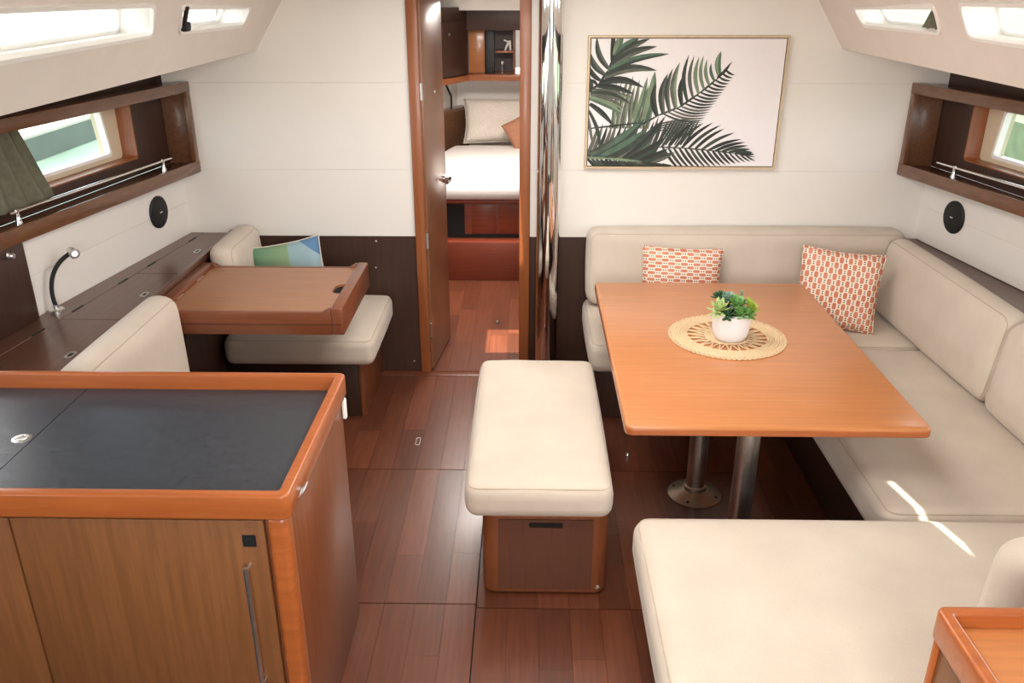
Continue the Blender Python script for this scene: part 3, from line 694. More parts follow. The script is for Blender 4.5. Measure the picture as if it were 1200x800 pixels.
# rail: mitred frame
MB().ring([(x, y, 0.836) for x, y in rrect(IX0, IX1, IY0, IY1, 0.022)], [(x, y, 0.836) for x, y in rrect(IX0+0.03, IX1-0.030, IY0+0.030, IY1-0.022, 0.006)], (0, 0, 0.066)).build('fiddle_rail', 'edge_wood', gi, bevel=0.006, seg=3)
MB().box(-1.338, IX1-0.031, IY0+0.031, IY1-0.023, 0.836, 0.852).build('worktop', 'counter_laminate', gi)
wl2 = MB().box(IX0+0.031, -1.341, IY0+0.031, IY1-0.023, 0.836, 0.852).build('worktop_lid', 'counter_laminate', gi)
MB().lathe([(0.026, 0), (0.026, 0.002), (0.018, 0.003), (0.017, 0.0015)], 24, (-1.37, 2.01, 0.852)).tube([(-1.37+0.014*math.cos(a), 2.01+0.014*math.sin(a), 0.8555) for a in [2*PI*k/16 for k in range(16)]], 0.0022, 6, closed=True).build('lift_ring', 'brushed', wl2)
dr = MB().box(-1.222, -0.618, IY0+0.010, IY0+0.029, 0.09, 0.828).build('door', 'cabinet_wood', gi, bevel=0.003)
hx, hy = -0.664, IY0+0.010
MB().tube([(hx, hy-0.030, 0.715), (hx, hy-0.030, 0.33)], 0.0065, 12).tube([(hx, hy+0.002, 0.70), (hx, hy-0.030, 0.70)], 0.005, 8).tube([(hx, hy+0.002, 0.345), (hx, hy-0.030, 0.345)], 0.005, 8).build('handle', 'brushed', dr)
MB().box(-0.672, -0.640, hy-0.003, hy+0.001, 0.756, 0.788).lathe([(0.010, 0), (0.009, 0.005)], 16, (-0.656, hy-0.003, 0.772), (0, -1, 0)).build('push_lock', 'black_plastic', dr)
MB().box(-1.93, -1.226, IY0+0.010, IY0+0.029, 0.09, 0.828).build('door', 'cabinet_wood', gi, bevel=0.003)
ry = 1.745; MB().tube([(IX1+0.010+0.020*math.sin(a)*0.6, ry+0.028*math.cos(a), 0.868+0.018*math.sin(a)) for a in [2*PI*k/18 for k in range(18)]], 0.0025, 8, closed=True).lathe([(0.007, 0), (0.007, 0.008)], 10, (IX1-0.001, ry, 0.872), (1, 0, 0)).build('ring_latch', 'brushed', gi)
MB().rbox((0.007, 0.009, 0.035), 0.006, n=2, warp=frame((-0.558, 2.325, 0.79), (1, 0, 0), (0, 1, 0), (0, 0, 1))).build('socket', 'white_trim', gi)

# ------------------------------------------------------------------ bench in the middle
bn = thing('storage_bench', 'wooden storage box with finger slot under the loose bench cushion', 'bench', (0.07, 2.9, 0))
lp = rrect(-0.147, 0.286, 2.432, 3.36, 0.045, 6)
MB().prism([(x, y, 0.012) for x, y in lp], (0, 0, 0.318)).build('box', 'side_wood', bn, bevel=0.003)
MB().prism([(x, y, 0.328) for x, y in rrect(-0.152, 0.291, 2.427, 3.365, 0.048, 6)], (0, 0, 0.020)).build('top_rim', 'edge_wood', bn, bevel=0.004)
MB().prism([(x, y, 0.0) for x, y in rrect(-0.135, 0.274, 2.45, 3.345, 0.04, 6)], (0, 0, 0.014)).build('plinth', 'black_gap', bn)
fp = MB().holes([(-0.092, 2.4325, 0.03), (0.232, 2.4325, 0.03), (0.232, 2.4325, 0.318), (-0.092, 2.4325, 0.318)], [[(0.07+u, 2.4325, 0.297+v) for u, v in rrect(-0.058, 0.058, -0.011, 0.011, 0.008)]], (0, -0.006, 0)).build('front_panel', 'bench_panel', bn, smooth=False)
MB().box(0.010, 0.130, 2.4312, 2.4318, 0.284, 0.310).build('finger_slot', 'black_gap', bn)
MB().lathe([(0.008, 0), (0.006, 0.004)], 12, (0.255, 2.434, 0.035), (0, -1, 0)).build('screw_cap', 'brushed', bn)
cushion('bench_cushion', (0.247, 0.525, 0.064), (0.045, 2.90, 0.412), 0.045, 'cream loose bench cushion on the wooden storage box', crown=0.014, wr=0.002)

# ------------------------------------------------------------------ settee
sb = thing('corner_settee', 'dark wooden U-shaped settee base under the cream seat cushions', 'settee', (1.2, 3.0, 0))
MB().box(0.36, 1.98, 3.76, BY-0.003, 0, 0.30).build('base_box', 'dark_wood', sb, bevel=0.003)
MB().box(1.22, 1.98, 2.20, 3.76, 0, 0.30).build('base_box', 'dark_wood', sb, bevel=0.003)
MB().box(0.42, 1.98, 1.34, 2.20, 0, 0.30).build('base_box', 'dark_wood', sb, bevel=0.003)
MB().prism([(1.975, 1.34, 0.30), (xwr(1.34)-0.002, 1.34, 0.30), (xwr(BY)-0.002, BY-0.003, 0.30), (1.92, BY-0.003, 0.30)], (0, 0, 0.475)).build('ledge', 'ledge_wood', sb, bevel=0.003)
cushion('seat_cushion', (0.80, 0.326, 0.078), (1.095, 3.952, 0.378), 0.045, 'cream settee seat cushion along the white bulkhead behind the table')
cushion('seat_cushion', (0.392, 0.664, 0.078), (1.532, 2.948, 0.378), 0.045, 'cream settee seat cushion along the hull side beside the table', wr=0.002)
cushion('seat_cushion', (0.793, 0.473, 0.078), (1.131, 1.800, 0.378), 0.05, 'large cream settee seat cushion next to the small tray cabinet', crown=0.016, wr=0.003)
backcushion('back_cushion', (0.305, 4.085, 0), (1.90, 4.085, 0), 0.466, 0.845, 0.15, 0.06, (0, 1, 0), 0.055, 'long cream back cushion on the white bulkhead under the palm picture')
backcushion('back_cushion', (1.728, 4.105, 0), (1.762, 3.005, 0), 0.466, 0.84, 0.115, 0.045, (1, 0.05, 0), 0.055, 'cream back cushion beside the square coral pillow along the hull side')
backcushion('back_cushion', (1.752, 2.99, 0), (1.78, 2.05, 0), 0.466, 0.845, 0.12, 0.04, (1, 0.05, 0), 0.065, 'cream back cushion next along the hull side away from the coral pillow')
backcushion('back_cushion', (1.70, 1.74, 0), (1.105, 1.74, 0), 0.472, 0.815, 0.15, 0.03, (0, -1, 0), 0.07, 'cream back cushion standing behind the small tray cabinet')
pillow('throw_pillow', (0.40, 0.33), 0.10, 'coral_rows', (0.755, 3.985, 0.470), (math.radians(-14), math.radians(3), math.radians(2)), 'oblong coral and cream patterned pillow behind the table')
pillow('throw_pillow', (0.375, 0.375), 0.12, 'coral_columns', (1.45, 3.80, 0.470), (math.radians(-20), math.radians(3.5), math.radians(-15)), 'square coral and cream patterned pillow in the settee corner')

# ------------------------------------------------------------------ saloon table
tb = thing('saloon_table', 'orange-brown wooden saloon table on two metal pedestals', 'table', (0.8, 3.09, 0))
MB().prism([(x, y, 0.668) for x, y in rrect(0.317, 1.282, 2.386, 3.795, 0.025)], (0, 0, 0.032)).build('table_top', 'table_wood', tb, bevel=0.006, seg=3)
MB().ring([(x, y, 0.6695) for x, y in rrect(0.3155, 1.2835, 2.3845, 3.7965, 0.026)], [(x, y, 0.6695) for x, y in rrect(0.33, 1.27, 2.40, 3.78, 0.02)], (0, 0, 0.022)).build('edge_band', 'edge_wood', tb, bevel=0.003)
for x, y in ((0.715, 3.09), (0.765, 2.58)):
    MB().lathe([(0.039, 0.02), (0.039, 0.62), (0.043, 0.62), (0.043, 0.65)], 28, (x, y, 0)).build('pedestal', 'brushed', tb)
    fgl = MB().lathe([(0.112, 0), (0.112, 0.004), (0.085, 0.014), (0.048, 0.030), (0.046, 0.045), (0.040, 0.048)], 36, (x, y, 0)).build('flange', 'flange', tb)
    for k in range(4):
        a = PI/4+k*PI/2+0.3; MB().lathe([(0.007, 0), (0.005, 0.003)], 8, (x+0.092*math.cos(a), y+0.092*math.sin(a), 0.0105)).build('screw', 'black_plastic', fgl)
    MB().box(x-0.10, x+0.10, y-0.06, y+0.06, 0.65, 0.668).build('mount_plate', 'black_plastic', tb)
# placemat
cx, cy, cz = 0.793, 3.135, 0.700
pmat = thing('woven_placemat', 'round natural woven placemat with open lattice ring on the table', 'placemat', (cx, cy, cz))
ring_ = lambda r, z, n=96, ph=0: [(cx+r*math.cos(2*PI*k/n+ph), cy+r*math.sin(2*PI*k/n+ph), z) for k in range(n)]
q = MB()
for k in range(7): q.tube(ring_(0.012+0.0118*k, cz+0.0035), 0.0062, 6, closed=True)
q.build('centre_coil', 'jute', pmat)
q = MB(); NS = 24
for k in range(NS):
    a = 2*PI*k/NS; b = a+0.13
    for da in (0.0, -0.26):
        q.tube([(cx+0.086*math.cos(a), cy+0.086*math.sin(a), cz+0.0035), (cx+0.155*math.cos(b+da), cy+0.155*math.sin(b+da), cz+0.004)], 0.0030, 6)
q.build('lattice', 'jute', pmat)
q = MB()
for k in range(6): q.tube(ring_(0.158+0.0098*k, cz+0.0035), 0.0055, 6, closed=True)
q.build('outer_coil', 'jute', pmat)
q = MB(); NS = 72
for k in range(NS):
    a = 2*PI*k/NS; r0 = 0.219
    q.tube([(cx+(r0+0.008*math.cos(t))*math.cos(a+0.036*math.sin(t)), cy+(r0+0.008*math.cos(t))*math.sin(a+0.036*math.sin(t)), cz+0.0035) for t in [2*PI*j/8 for j in range(8)]], 0.0036, 5, closed=True)
q.build('scalloped_edge', 'jute', pmat)
# pot and succulents
px, py, pz = 0.795, 3.10, 0.7095
pt = thing('potted_succulents', 'white pot of small green succulents on the woven placemat', 'potted plant', (px, py, pz))
MB().lathe([(0.050, 0), (0.056, 0.004), (0.064, 0.016), (0.071, 0.045), (0.074, 0.115), (0.070, 0.116), (0.067, 0.095), (0.02, 0.094)], 40, (px, py, pz)).build('pot', 'pot_white', pt)
MB().lathe([(0.067, 0.090), (0.066, 0.097), (0.03, 0.099), (0.005, 0.100)], 24, (px, py, pz)).build('soil', 'soil', pt)
def leaf_(q, o, d, L_, w_, th, up=0.3):
    d = Vector(d).normalized(); s = d.cross(Vector((0, 0, 1)))
    if s.length < 0.01: s = Vector((1, 0, 0))
    s.normalize(); n = s.cross(d); o = Vector(o); vs = []
    prof = ((0, 0.35), (0.3, 0.8), (0.62, 1.0), (0.85, 0.7), (1.0, 0.05))
    for t, k in prof:
        c = o+d*(L_*t)+n*(up*L_*t*t)
        vs += [c-s*w_*k, c+n*th*k, c+s*w_*k, c-n*th*k]
    fs = []
    for i in range(4):
        for j in range(4): fs.append((i*4+j, i*4+(j+1) % 4, i*4+4+(j+1) % 4, i*4+4+j))
    fs += [(0, 1, 2, 3), (16, 17, 18, 19)]
    q.add(vs, fs)
def rosette(c, axis, nl, L_, w_, mat, layers=3, th=0.003, el0=0.15):
    ax = Vector(axis).normalized(); rot = Vector((0, 0, 1)).rotation_difference(ax); q = MB()
    for l in range(layers):
        for k in range(nl):
            a = 2*PI*(k+0.5*l)/nl+random.uniform(-0.1, 0.1); el = el0+l*0.45
            d = rot @ Vector((math.cos(a)*math.cos(el), math.sin(a)*math.cos(el), math.sin(el)))
            leaf_(q, c, d, L_*(1-0.18*l), w_, th)
    q.build('rosette', mat, pt)
Z = pz+0.108
def stem(c): MB().tube([(c[0]*0.6+px*0.4, c[1]*0.6+py*0.4, pz+0.092), c], 0.004, 6).build('stem', 'succ_dark', pt)
for c, axx, nl, L_, w_, mt_, ly, el in (
    ((px-0.058, py-0.035, Z+0.022), (-0.6, -0.6, 0.8), 9, 0.050, 0.009, 'succ_pale', 3, 0.1),
    ((px+0.010, py-0.022, Z+0.040), (0.1, -0.5, 1), 7, 0.042, 0.017, 'succ_mid', 3, 0.15),
    ((px+0.016, py-0.050, Z+0.012), (0.1, -0.8, 0.9), 7, 0.036, 0.014, 'succ_mid', 3, 0.15),
    ((px-0.022, py+0.006, Z+0.048), (-0.2, -0.2, 1), 7, 0.040, 0.015, 'succ_blue', 3, 0.2),
    ((px+0.060, py-0.012, Z+0.022), (0.7, -0.2, 0.8), 16, 0.046, 0.004, 'succ_lime', 3, 0.3),
    ((px+0.028, py+0.036, Z+0.030), (0.2, 0.4, 1), 7, 0.034, 0.010, 'succ_dark', 3, 0.2),
    ((px+0.052, py-0.040, Z+0.006), (0.5, -0.7, 0.8), 8, 0.034, 0.010, 'succ_mid', 2, 0.2),
    ((px-0.030, py-0.055, Z+0.006), (-0.3, -0.8, 0.8), 8, 0.034, 0.009, 'succ_dark', 2, 0.2),
    ((px-0.005, py+0.040, Z+0.024), (0, 0.3, 1), 9, 0.036, 0.011, 'succ_dark', 3, 0.2),
    ((px-0.050, py+0.030, Z+0.052), (-0.4, 0.2, 1), 9, 0.034, 0.008, 'succ_dark', 3, 0.1)):
    stem(c); rosette(c, axx, nl, L_, w_, mt_, ly, 0.003, el)
for bx, by, h_, mt_, k0 in ((px+0.030, py+0.010, 0.075, 'succ_blue', 0.014), (px-0.045, py+0.020, 0.06, 'succ_dark', 0.016)):
    q = MB(); q.tube([(bx, by, Z-0.012), (bx+0.004, by, Z+h_)], 0.002, 6)
    for k in range(26):
        a = k*2.4; z = Z+0.01+h_*k/26; leaf_(q, (bx, by, z), (math.cos(a), math.sin(a), 0.7), k0*(1.1-0.4*k/26), 0.0038, 0.0015)
    q.build('sprig', mt_, pt)

# ------------------------------------------------------------------ small tray cabinet at the settee end
tcab = thing('tray_cabinet', 'small brown cabinet with orange-rimmed tray top at the settee end', 'cabinet', (1.1, 0.95, 0))
TX0, TX1, TY0, TY1, TZ = 0.764, 1.40, 0.55, 1.286, 0.93
MB().box(TX0+0.012, TX1, TY0, TY1-0.012, 0, TZ-0.066).build('body', 'cabinet_wood', tcab, bevel=0.004)
MB().box(TX0+0.006, TX0+0.013, TY1-0.028, TY1-0.010, 0, TZ-0.066).build('corner_strip', 'edge_wood', tcab, bevel=0.003)
MB().ring([(x, y, TZ-0.066) for x, y in rrect(TX0, TX1, TY0, TY1, 0.018)], [(x, y, TZ-0.066) for x, y in rrect(TX0+0.026, TX1-0.026, TY0+0.026, TY1-0.022, 0.006)], (0, 0, 0.066)).build('rim', 'edge_wood', tcab, bevel=0.007, seg=3)
MB().box(TX0+0.027, TX1-0.027, TY0+0.027, TY1-0.023, TZ-0.05, TZ-0.034).build('tray', 'table_wood', tcab)
MB().box(TX0+0.008, TX0+0.0125, 1.150, 1.180, 0.805, 0.845).build('catch', 'white_trim', tcab)

# ------------------------------------------------------------------ palm picture
pic = thing('framed_palm_picture', 'framed print of dark green palm fronds on pale ground on the bulkhead', 'picture', (0.757, BY, 1.133))
QX0, QX1, QZ0, QZ1 = 0.283, 1.230, 1.134, 1.761
R4 = lambda d, y: [(QX0+d, y, QZ0+d), (QX1-d, y, QZ0+d), (QX1-d, y, QZ1-d), (QX0+d, y, QZ1-d)]
MB().ring(R4(0, BY-0.001), R4(0.010, BY-0.001), (0, -0.032, 0)).build('frame', 'gold_frame', pic, bevel=0.0015, seg=1)
MB().ring(R4(0.010, BY-0.001), R4(0.014, BY-0.001), (0, -0.018, 0)).build('shadow_gap', 'black_gap', pic)
MB().box(QX0+0.014, QX1-0.014, BY-0.026, BY-0.001, QZ0+0.014, QZ1-0.014).build('canvas', 'canvas', pic)
CX0, CX1, CZ0, CZ1 = QX0+0.014, QX1-0.014, QZ0+0.014, QZ1-0.014
def cv(x, y):    # print coordinates (crop of the picture, 4 px per photo px) to canvas metres
    t = (y-97)/608.0; xl = 125-25*t; xr = 1050-75*t
    return Vector((CX0+(x-xl)/(xr-xl)*(CX1-CX0), CZ1-t*(CZ1-CZ0)))
def clip(poly):
    for ax, lim, sg in ((0, CX0, 1), (0, CX1, -1), (1, CZ0, 1), (1, CZ1, -1)):
        out = []
        for i in range(len(poly)):
            a, b = poly[i-1], poly[i]; ia = (a[ax]-lim)*sg >= 0; ib = (b[ax]-lim)*sg >= 0
            if ia != ib:
                t = (lim-a[ax])/(b[ax]-a[ax]); out.append(a+(b-a)*t)
            if ib: out.append(b)
        poly = out
        if len(poly) < 3: return []
    return poly
PR_ = {}; layer = [0]
def pleaf(b, t, wd, mat, bend=0.0, half=False):
    B, T = Vector(b), Vector(t); d = T-B; n = Vector((-d.y, d.x)); L_ = d.length; n.normalize()
    c = []; K = 7
    for i in range(K+1):
        u = i/K; c.append((B+d*u+n*(bend*L_*math.sin(PI*u)), wd*(math.sin(PI*min(1, u*0.8+0.18)))**0.8*(1 if u < 1 else 0)))
    poly = [p+n*h for p, h in c]+[p-n*h for p, h in reversed(c[:-1])]
    pl_ = clip([cv(p.x, p.y) for p in poly])
    if pl_:
        layer[0] += 1; y = BY-0.0262-0.000012*layer[0]
        q = PR_.setdefault(mat, MB()); q.add([(p.x, y, p.y) for p in pl_], [tuple(range(len(pl_)))])
    if wd >= 11 and not half:      # brushed second tone on one half of a broad blade
        m2 = {'leaf_black': 'leaf_dark', 'leaf_dark': 'leaf_grey', 'leaf_green': 'leaf_dark', 'leaf_light': 'leaf_green', 'leaf_grey': 'leaf_light'}[mat]
        pl2 = clip([cv(p.x, p.y) for p in [p+n*h*0.92 for p, h in c]+[p+n*h*0.12 for p, h in reversed(c[:-1])]])
        if pl2:
            layer[0] += 1; y = BY-0.0262-0.000012*layer[0]
            PR_.setdefault(m2, MB()).add([(p.x, y, p.y) for p in pl2], [tuple(range(len(pl2)))])
def rach(pts, wd, mat):
    for a, b in zip(pts, pts[1:]):
        pleaf((a[0]*1.02-b[0]*0.02, a[1]*1.02-b[1]*0.02), (b[0]*1.1-a[0]*0.1, b[1]*1.1-a[1]*0.1), wd, mat)
def along(pts, t):
    ls = [(Vector(b)-Vector(a)).length for a, b in zip(pts, pts[1:])]; s = t*sum(ls)
    for (a, b), l in zip(zip(pts, pts[1:]), ls):
        if s <= l: return Vector(a).lerp(Vector(b), s/l)
        s -= l
    return Vector(pts[-1])
rnd = random.Random(3)
# back layer: pale grey-green upright blades
for i in range(12):
    x = 240+i*16; pleaf((x-30, 520), (x+rnd.uniform(-10, 35), 270+rnd.uniform(-15, 60)), 11, rnd.choice(['leaf_grey', 'leaf_light', 'leaf_grey']), rnd.uniform(-0.05, 0.08))
pleaf((370, 490), (425, 245), 22, 'leaf_light', 0.03); pleaf((320, 500), (390, 270), 13, 'leaf_light', 0.02)
# faint crossing fronds behind the middle
for i in range(9): pleaf((430+i*6, 500+i*10), (660-i*6, 470+i*9), 5, 'leaf_grey', -0.03)
for i in range(10): pleaf((430+i*14, 600), (510+i*14, 470), 5, 'leaf_dark', 0.02)
# middle frond
rB = [(360, 500), (440, 455), (540, 415), (640, 345), (720, 280), (785, 208)]
rach(rB, 5, 'leaf_dark')
tips = [(430, 300), (487, 255), (510, 232), (543, 203), (570, 250), (587, 168), (612, 172), (635, 178), (656, 172), (672, 190), (690, 208), (738, 153)]
for i, tp in enumerate(tips):
    b = along(rB, 0.16+0.062*i); pleaf(b, tp, (15, 15, 12, 15, 12, 10, 9, 10, 9, 9, 8, 15)[i], ('leaf_black', 'leaf_dark', 'leaf_dark', 'leaf_grey', 'leaf_black', 'leaf_dark', 'leaf_grey', 'leaf_light', 'leaf_light', 'leaf_light', 'leaf_green', 'leaf_light')[i], -0.10)
for i in range(17):
    t = 0.22+0.044*i; b = along(rB, t); e = (655+i*9.2, 478-i*13.4); pleaf(b, (e[0], e[1]), 5.5, rnd.choice(['leaf_black', 'leaf_black', 'leaf_dark', 'leaf_grey']), 0.10)
pleaf((720, 275), (785, 205), 7, 'leaf_black', 0.05)
# lower right frond
rC = [(440, 610), (560, 615), (700, 628), (800, 640), (890, 658)]
rach(rC, 4, 'leaf_grey')
ut = [(560, 500), (610, 487), (655, 490), (700, 488), (736, 500), (752, 518), (800, 538), (832, 570), (850, 585), (862, 602), (875, 620), (885, 635), (892, 646)]
for i, tp in enumerate(ut): pleaf(along(rC, 0.03+0.07*i), tp, 8, rnd.choice(['leaf_black', 'leaf_dark', 'leaf_black']), -0.05)
for i in range(16):
    b = along(rC, 0.04+0.058*i); dx = 90-3*i; pleaf(b, (b.x+dx, 735-3.8*i), 7 if i < 12 else 4.5, rnd.choice(['leaf_black', 'leaf_black', 'leaf_dark']), 0.04)
# broad dark fan at the lower left
for i in range(18):
    b = (100+i*21, 668+i*1.6); pleaf(b, (b[0]+70+3*i, 745), 8, rnd.choice(['leaf_black', 'leaf_black', 'leaf_dark']))
for i in range(16):
    b = (95+i*20, 662+i*1.0); pleaf(b, (b[0]+60+i*2, 500-i*2+rnd.uniform(-20, 20)), 9, rnd.choice(['leaf_black', 'leaf_dark', 'leaf_grey']), 0.03)
for i in range(7): pleaf((105+i*38, 660+i*4), (300+i*36, 540+i*18-rnd.uniform(0, 30)), 20, ('leaf_dark', 'leaf_green', 'leaf_black')[i % 3], 0.05)
for i, (b, t, wd, mt_) in enumerate([((120, 655), (375, 470), 26, 'leaf_green'), ((170, 660), (385, 520), 24, 'leaf_green'), ((230, 668), (440, 490), 18, 'leaf_dark'), ((270, 670), (475, 455), 14, 'leaf_black'),
        ((300, 672), (475, 560), 20, 'leaf_black'), ((350, 680), (482, 618), 18, 'leaf_black'), ((360, 690), (500, 700), 14, 'leaf_black'), ((110, 640), (240, 560), 12, 'leaf_dark')]): pleaf(b, t, wd, mt_, 0.06)
rach([(95, 664), (200, 668), (350, 682)], 6, 'leaf_light')
rach([(110, 520), (360, 490)], 4, 'leaf_black')
# top left frond
rA = [(110, 345), (160, 305), (205, 240), (235, 170), (262, 90)]
rach(rA, 6, 'leaf_black')
for b, t, wd, mt_, bd in [((120, 345), (100, 260), 12, 'leaf_black', 0.1), ((150, 310), (115, 285), 8, 'leaf_black', 0.1), ((165, 290), (110, 215), 12, 'leaf_black', -0.12), ((185, 262), (112, 150), 15, 'leaf_dark', -0.12), ((205, 235), (150, 88), 14, 'leaf_dark', -0.12),
        ((222, 200), (225, 60), 13, 'leaf_black', 0.03), ((235, 175), (275, 60), 18, 'leaf_light', 0.0), ((235, 178), (355, 90), 17, 'leaf_green', -0.05), ((228, 195), (402, 97), 16, 'leaf_dark', -0.06), ((215, 222), (437, 132), 17, 'leaf_dark', -0.08),
        ((205, 243), (494, 166), 15, 'leaf_green', -0.06), ((185, 272), (436, 243), 19, 'leaf_dark', -0.10), ((165, 300), (374, 324), 17, 'leaf_black', -0.12), ((150, 315), (326, 354), 14, 'leaf_black', -0.06),
        ((130, 335), (318, 372), 13, 'leaf_grey', -0.03), ((118, 350), (310, 400), 16, 'leaf_dark', -0.08), ((118, 362), (280, 425), 15, 'leaf_grey', -0.06), ((115, 372), (270, 450), 15, 'leaf_light', -0.05), ((115, 400), (225, 505), 13, 'leaf_black', -0.05), ((108, 430), (160, 640), 9, 'leaf_dark', -0.08), ((105, 455), (130, 620), 7, 'leaf_grey', 0)]: pleaf(b, t, wd, mt_, bd)
for mt_, q in PR_.items(): q.build('printed_leaves', mt_, pic, smooth=False)

# ------------------------------------------------------------------ floor fittings
fr_ = thing('floor_lift_ring', 'small flush metal lift ring in the floor near the doorway', 'fitting', (-0.507, 3.51, 0))
MB().ring([(-0.507+u, 3.51+v, 0.0005) for u, v in rrect(-0.011, 0.011, -0.036, 0.036, 0.010)], [(-0.507+u, 3.51+v, 0.0005) for u, v in rrect(-0.008, 0.008, -0.032, 0.032, 0.007)], (0, 0, 0.002)).build('ring', 'brushed', fr_)
fr_ = thing('floor_button', 'small dark metal latch in the cabin floor beyond the door', 'fitting', (-0.185, 5.03, 0))
MB().lathe([(0.014, 0), (0.014, 0.003), (0.008, 0.004)], 16, (-0.185, 5.03, 0.0003)).build('plate', 'black_plastic', fr_)
MB().lathe([(0.007, 0), (0.006, 0.012)], 10, (-0.185, 5.03, 0.004)).build('pin', 'brushed', fr_)
fr_ = thing('floor_stud', 'tiny chrome stud in the dark floor under the table edge', 'fitting', (0.463, 3.39, 0))
MB().lathe([(0.012, 0), (0.012, 0.004), (0.008, 0.016), (0.004, 0.02)], 14, (0.463, 3.39, 0.0003)).build('knob', 'chrome', fr_)

# ------------------------------------------------------------------ forward cabin
CB = 7.9
cw = MB().box(-1.2, 1.3, CB, CB+0.05, 0, 2.0).build('wall_cabin', 'white_board'); tag(cw, 'white wall at the head of the forward bed', 'wall', kind='structure')
for s, nm, lb in ((-1, 'wall_cabin_left', 'white angled side of the forward cabin by the bed'), (1, 'wall_cabin_right', 'white side of the forward cabin beyond the doorway')):
    xa = -1.50 if s < 0 else 1.60; xb_ = -0.64 if s < 0 else 0.90
    o = MB().prism([(xa, BY+0.05, 0), (xa-s*0.35, 6.9, 0), (xb_, CB, 0), (xb_+s*0.05, CB, 0), (xa-s*0.30, 6.9, 0), (xa+s*0.05, BY+0.05, 0)], (0, 0, 2.0)).build(nm, 'white_board'); tag(o, lb, 'wall', kind='structure')
cc = MB().prism([(-1.5, BY+0.04, 2.02), (1.6, BY+0.04, 2.02), (1.6, 8.0, 1.83), (-1.5, 8.0, 1.83)], (0, 0, 0.05)).build('ceiling_cabin', 'ceiling_vinyl'); tag(cc, 'beige headlining of the forward cabin', 'ceiling', kind='structure')
MB().box(-1.2, 1.3, 7.42, 7.47, 1.775, 1.86).build('beam', 'white_board', cc, bevel=0.006)
bd = thing('cabin_bed', 'reddish wooden bed base with drawer and step in the forward cabin', 'bed', (-0.1, 6.8, 0))
MB().box(-0.98, 1.0, 5.86, 5.98, 0, 0.285).build('step', 'cabin_wood', bd, bevel=0.004)
MB().box(-0.98, 1.0, 5.98, 7.0, 0, 0.565).build('box', 'cabin_wood', bd, bevel=0.004)
MB().box(-0.98, 1.0, 5.955, 6.02, 0.54, 0.565).build('front_rail', 'cabin_wood', bd, bevel=0.004)
MB().box(-0.21, 0.35, 5.968, 5.981, 0.32, 0.53).build('drawer', 'cabin_wood', bd, bevel=0.003)
MB().box(-0.40, -0.225, 5.972, 5.981, 0.32, 0.53).build('panel', 'cabin_wood', bd, bevel=0.003)
MB().box(-0.62, -0.45, 5.974, 5.982, 0.30, 0.55).build('recess', 'black_gap', bd)
MB().box(-0.98, 1.0, 5.972, 5.981, 0.288, 0.312).build('shadow_gap', 'black_gap', bd)
mt = thing('bed_quilt', 'white quilt over the forward cabin bed', 'quilt', (-0.0, 6.7, 0.56))
MB().rbox((0.93, 0.78, 0.06), 0.05, crown=0.02, wr=0.004, warp=lambda p: Vector((0.05+p.x*(0.92-0.22*p.y), 6.69+p.y, 0.63+p.z))).build('cover', 'quilt_white', mt, ang=80)
pillow('bed_pillow', (0.72, 0.40), 0.16, 'quilted', (-0.20, 7.52, 0.695), (math.radians(-28), 0, math.radians(3)), 'large quilted cream pillow at the head of the forward bed', 'pillow_cream')
pillow('bed_cushion', (0.30, 0.26), 0.10, 'brown_fabric', (0.03, 7.26, 0.735), (math.radians(-28), math.radians(-28), math.radians(8)), 'small tan cushion leaning on the quilted cream pillow')
bs = thing('bedside_ledge', 'dark wooden ledge beside the head of the forward bed', 'ledge', (-0.72, 7.4, 0.56))
MB().prism([(-0.95, 7.03, 0.57), (-0.53, 7.86, 0.57), (-0.62, 7.88, 0.57), (-1.03, 7.05, 0.57)], (0, 0, 0.40)).build('board', 'shelf_wood', bs, bevel=0.004)
bl = thing('bedside_lamp', 'black gooseneck reading light beside the quilted pillow', 'lamp', (-0.665, 7.60, 0.97))
MB().tube([(-0.665, 7.60, 0.97), (-0.665, 7.60, 1.08), (-0.69, 7.58, 1.14), (-0.705, 7.56, 1.185)], 0.009, 8).build('neck', 'black_rubber', bl)
MB().lathe([(0.012, 0), (0.02, 0.01), (0.02, 0.04), (0.01, 0.045)], 14, (-0.705, 7.56, 1.175), (0.1, -0.5, 0.8)).build('head', 'black_plastic', bl)
# overhead lockers: solid angled one and open one on the back wall
ol = thing('overhead_locker', 'dark brown angled overhead locker in the forward cabin corner', 'locker', (-0.72, 7.3, 1.2))
a0, a1, b0, b1 = Vector((-0.515, 7.52, 0)), Vector((-0.86, 6.86, 0)), Vector((-1.05, 6.95, 0)), Vector((-0.53, 7.88, 0))
sh = lambda v, z: (v.x, v.y, z)
MB().prism([sh(v, 1.215) for v in (a0, a1, b0, b1)], (0, 0, 0.585)).build('body', 'dark_wood', ol, bevel=0.004)
nn = Vector((a0.y-a1.y, -(a0.x-a1.x), 0)).normalized()
MB().prism([sh(v, 1.275) for v in (a0+(a1-a0)*0.03, a0+(a1-a0)*0.80, a0+(a1-a0)*0.80+nn*0.012, a0+(a1-a0)*0.03+nn*0.012)], (0, 0, 0.42)).build('door', 'dark_wood', ol, bevel=0.003)
MB().prism([sh(v, 1.215) for v in (a0, a1, a1+nn*0.018, a0+nn*0.018)], (0, 0, 0.05)).build('lower_rail', 'jamb_wood', ol, bevel=0.003)
pp = a0.lerp(a1, 0.40)+nn*0.014
MB().lathe([(0.012, 0), (0.012, 0.008)], 12, (pp.x, pp.y, 1.60), nn).build('pull', 'brushed', ol)
oh = thing('open_locker', 'open overhead locker with upright dividers above the forward bed', 'locker', (0.0, 7.7, 1.2))
MB().box(-0.515, 0.7, 7.52, 7.88, 1.215, 1.265).build('bottom_board', 'jamb_wood', oh, bevel=0.003)
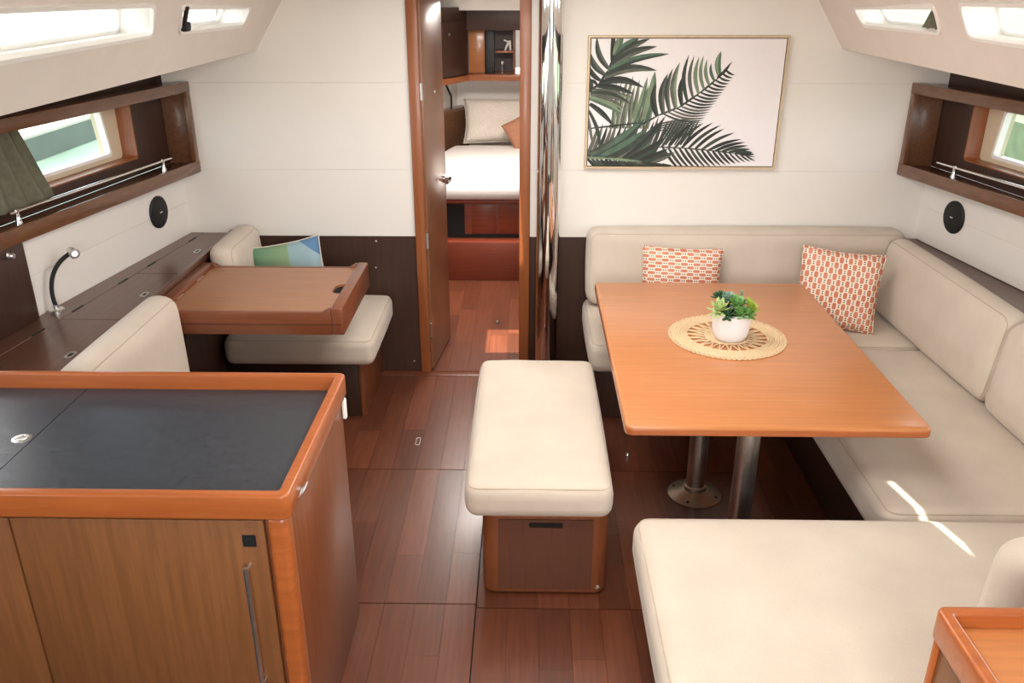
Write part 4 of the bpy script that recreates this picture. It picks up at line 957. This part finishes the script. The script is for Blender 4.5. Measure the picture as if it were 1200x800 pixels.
MB().box(-0.515, 0.7, 7.50, 7.88, 1.62, 1.80).build('top_board', 'dark_wood', oh, bevel=0.003)
MB().box(-0.515, 0.7, 7.86, 7.88, 1.265, 1.62).build('back_board', 'dark_wood', oh)
MB().box(-0.51, -0.375, 7.70, 7.72, 1.265, 1.62).build('divider', 'table_wood', oh, bevel=0.002)  # orange wood puts the sunlight on this board into its colour
MB().box(-0.360, -0.290, 7.60, 7.66, 1.265, 1.62).build('divider', 'black_plastic', oh, bevel=0.002)
MB().box(-0.28, -0.13, 7.60, 7.86, 1.435, 1.45).build('shelf', 'jamb_wood', oh, bevel=0.002)
MB().box(-0.13, -0.118, 7.60, 7.86, 1.265, 1.62).build('divider', 'jamb_wood', oh, bevel=0.002)
MB().box(-0.115, 0.05, 7.84, 7.858, 1.265, 1.62).build('mirror', 'chrome', oh)
orn = tag(MB().tube([(-0.20, 7.66, 1.451), (-0.175, 7.66, 1.51)], 0.010, 8).tube([(-0.155, 7.66, 1.451), (-0.16, 7.66, 1.53)], 0.010, 8).tube([(-0.21, 7.66, 1.535), (-0.16, 7.66, 1.515)], 0.007, 8).build('white_ornament', 'white_trim'), 'small white ornament on the shelf of the open overhead locker', 'ornament')
glass_ = tag(MB().lathe([(0.018, 0), (0.018, 0.003), (0.004, 0.006), (0.004, 0.06), (0.018, 0.075), (0.020, 0.10)], 16, (-0.225, 7.66, 1.265)).build('small_glass', 'brushed'), 'small stemmed metal cup below the shelf in the open overhead locker', 'cup')

# ------------------------------------------------------------------ outside: water, quays
wt = MB().box(-120, 120, -60, 160, -1.3, -1.2).build('water', 'water_green'); tag(wt, 'pale green harbour water outside the windows', 'water', kind='stuff')
q1 = thing('quay', 'pale stone quay with dark face beyond the water by the chart seat windows', 'quay', (-40, 30, -1.3))
MB().prism([(-9.3, -30, -1.199), (-9.6, 90, -1.199), (-110, 90, -1.199), (-110, -30, -1.199)], (0, 0, 0.449)).build('wall', 'quay_face', q1)
MB().prism([(-9.3, -30, -0.75), (-9.6, 90, -0.75), (-110, 90, -0.75), (-110, -30, -0.75)], (0, 0, 0.05)).build('paving', 'quay_stone', q1)
q2 = thing('bank', 'green grassy bank outside the settee windows', 'bank', (40, 30, -1.3))
MB().prism([(9, -30, -1.199), (9, 120, -1.199), (110, 120, -1.199), (110, -30, -1.199)], (0, 0, 0.8)).build('grass_slope', 'grass', q2)
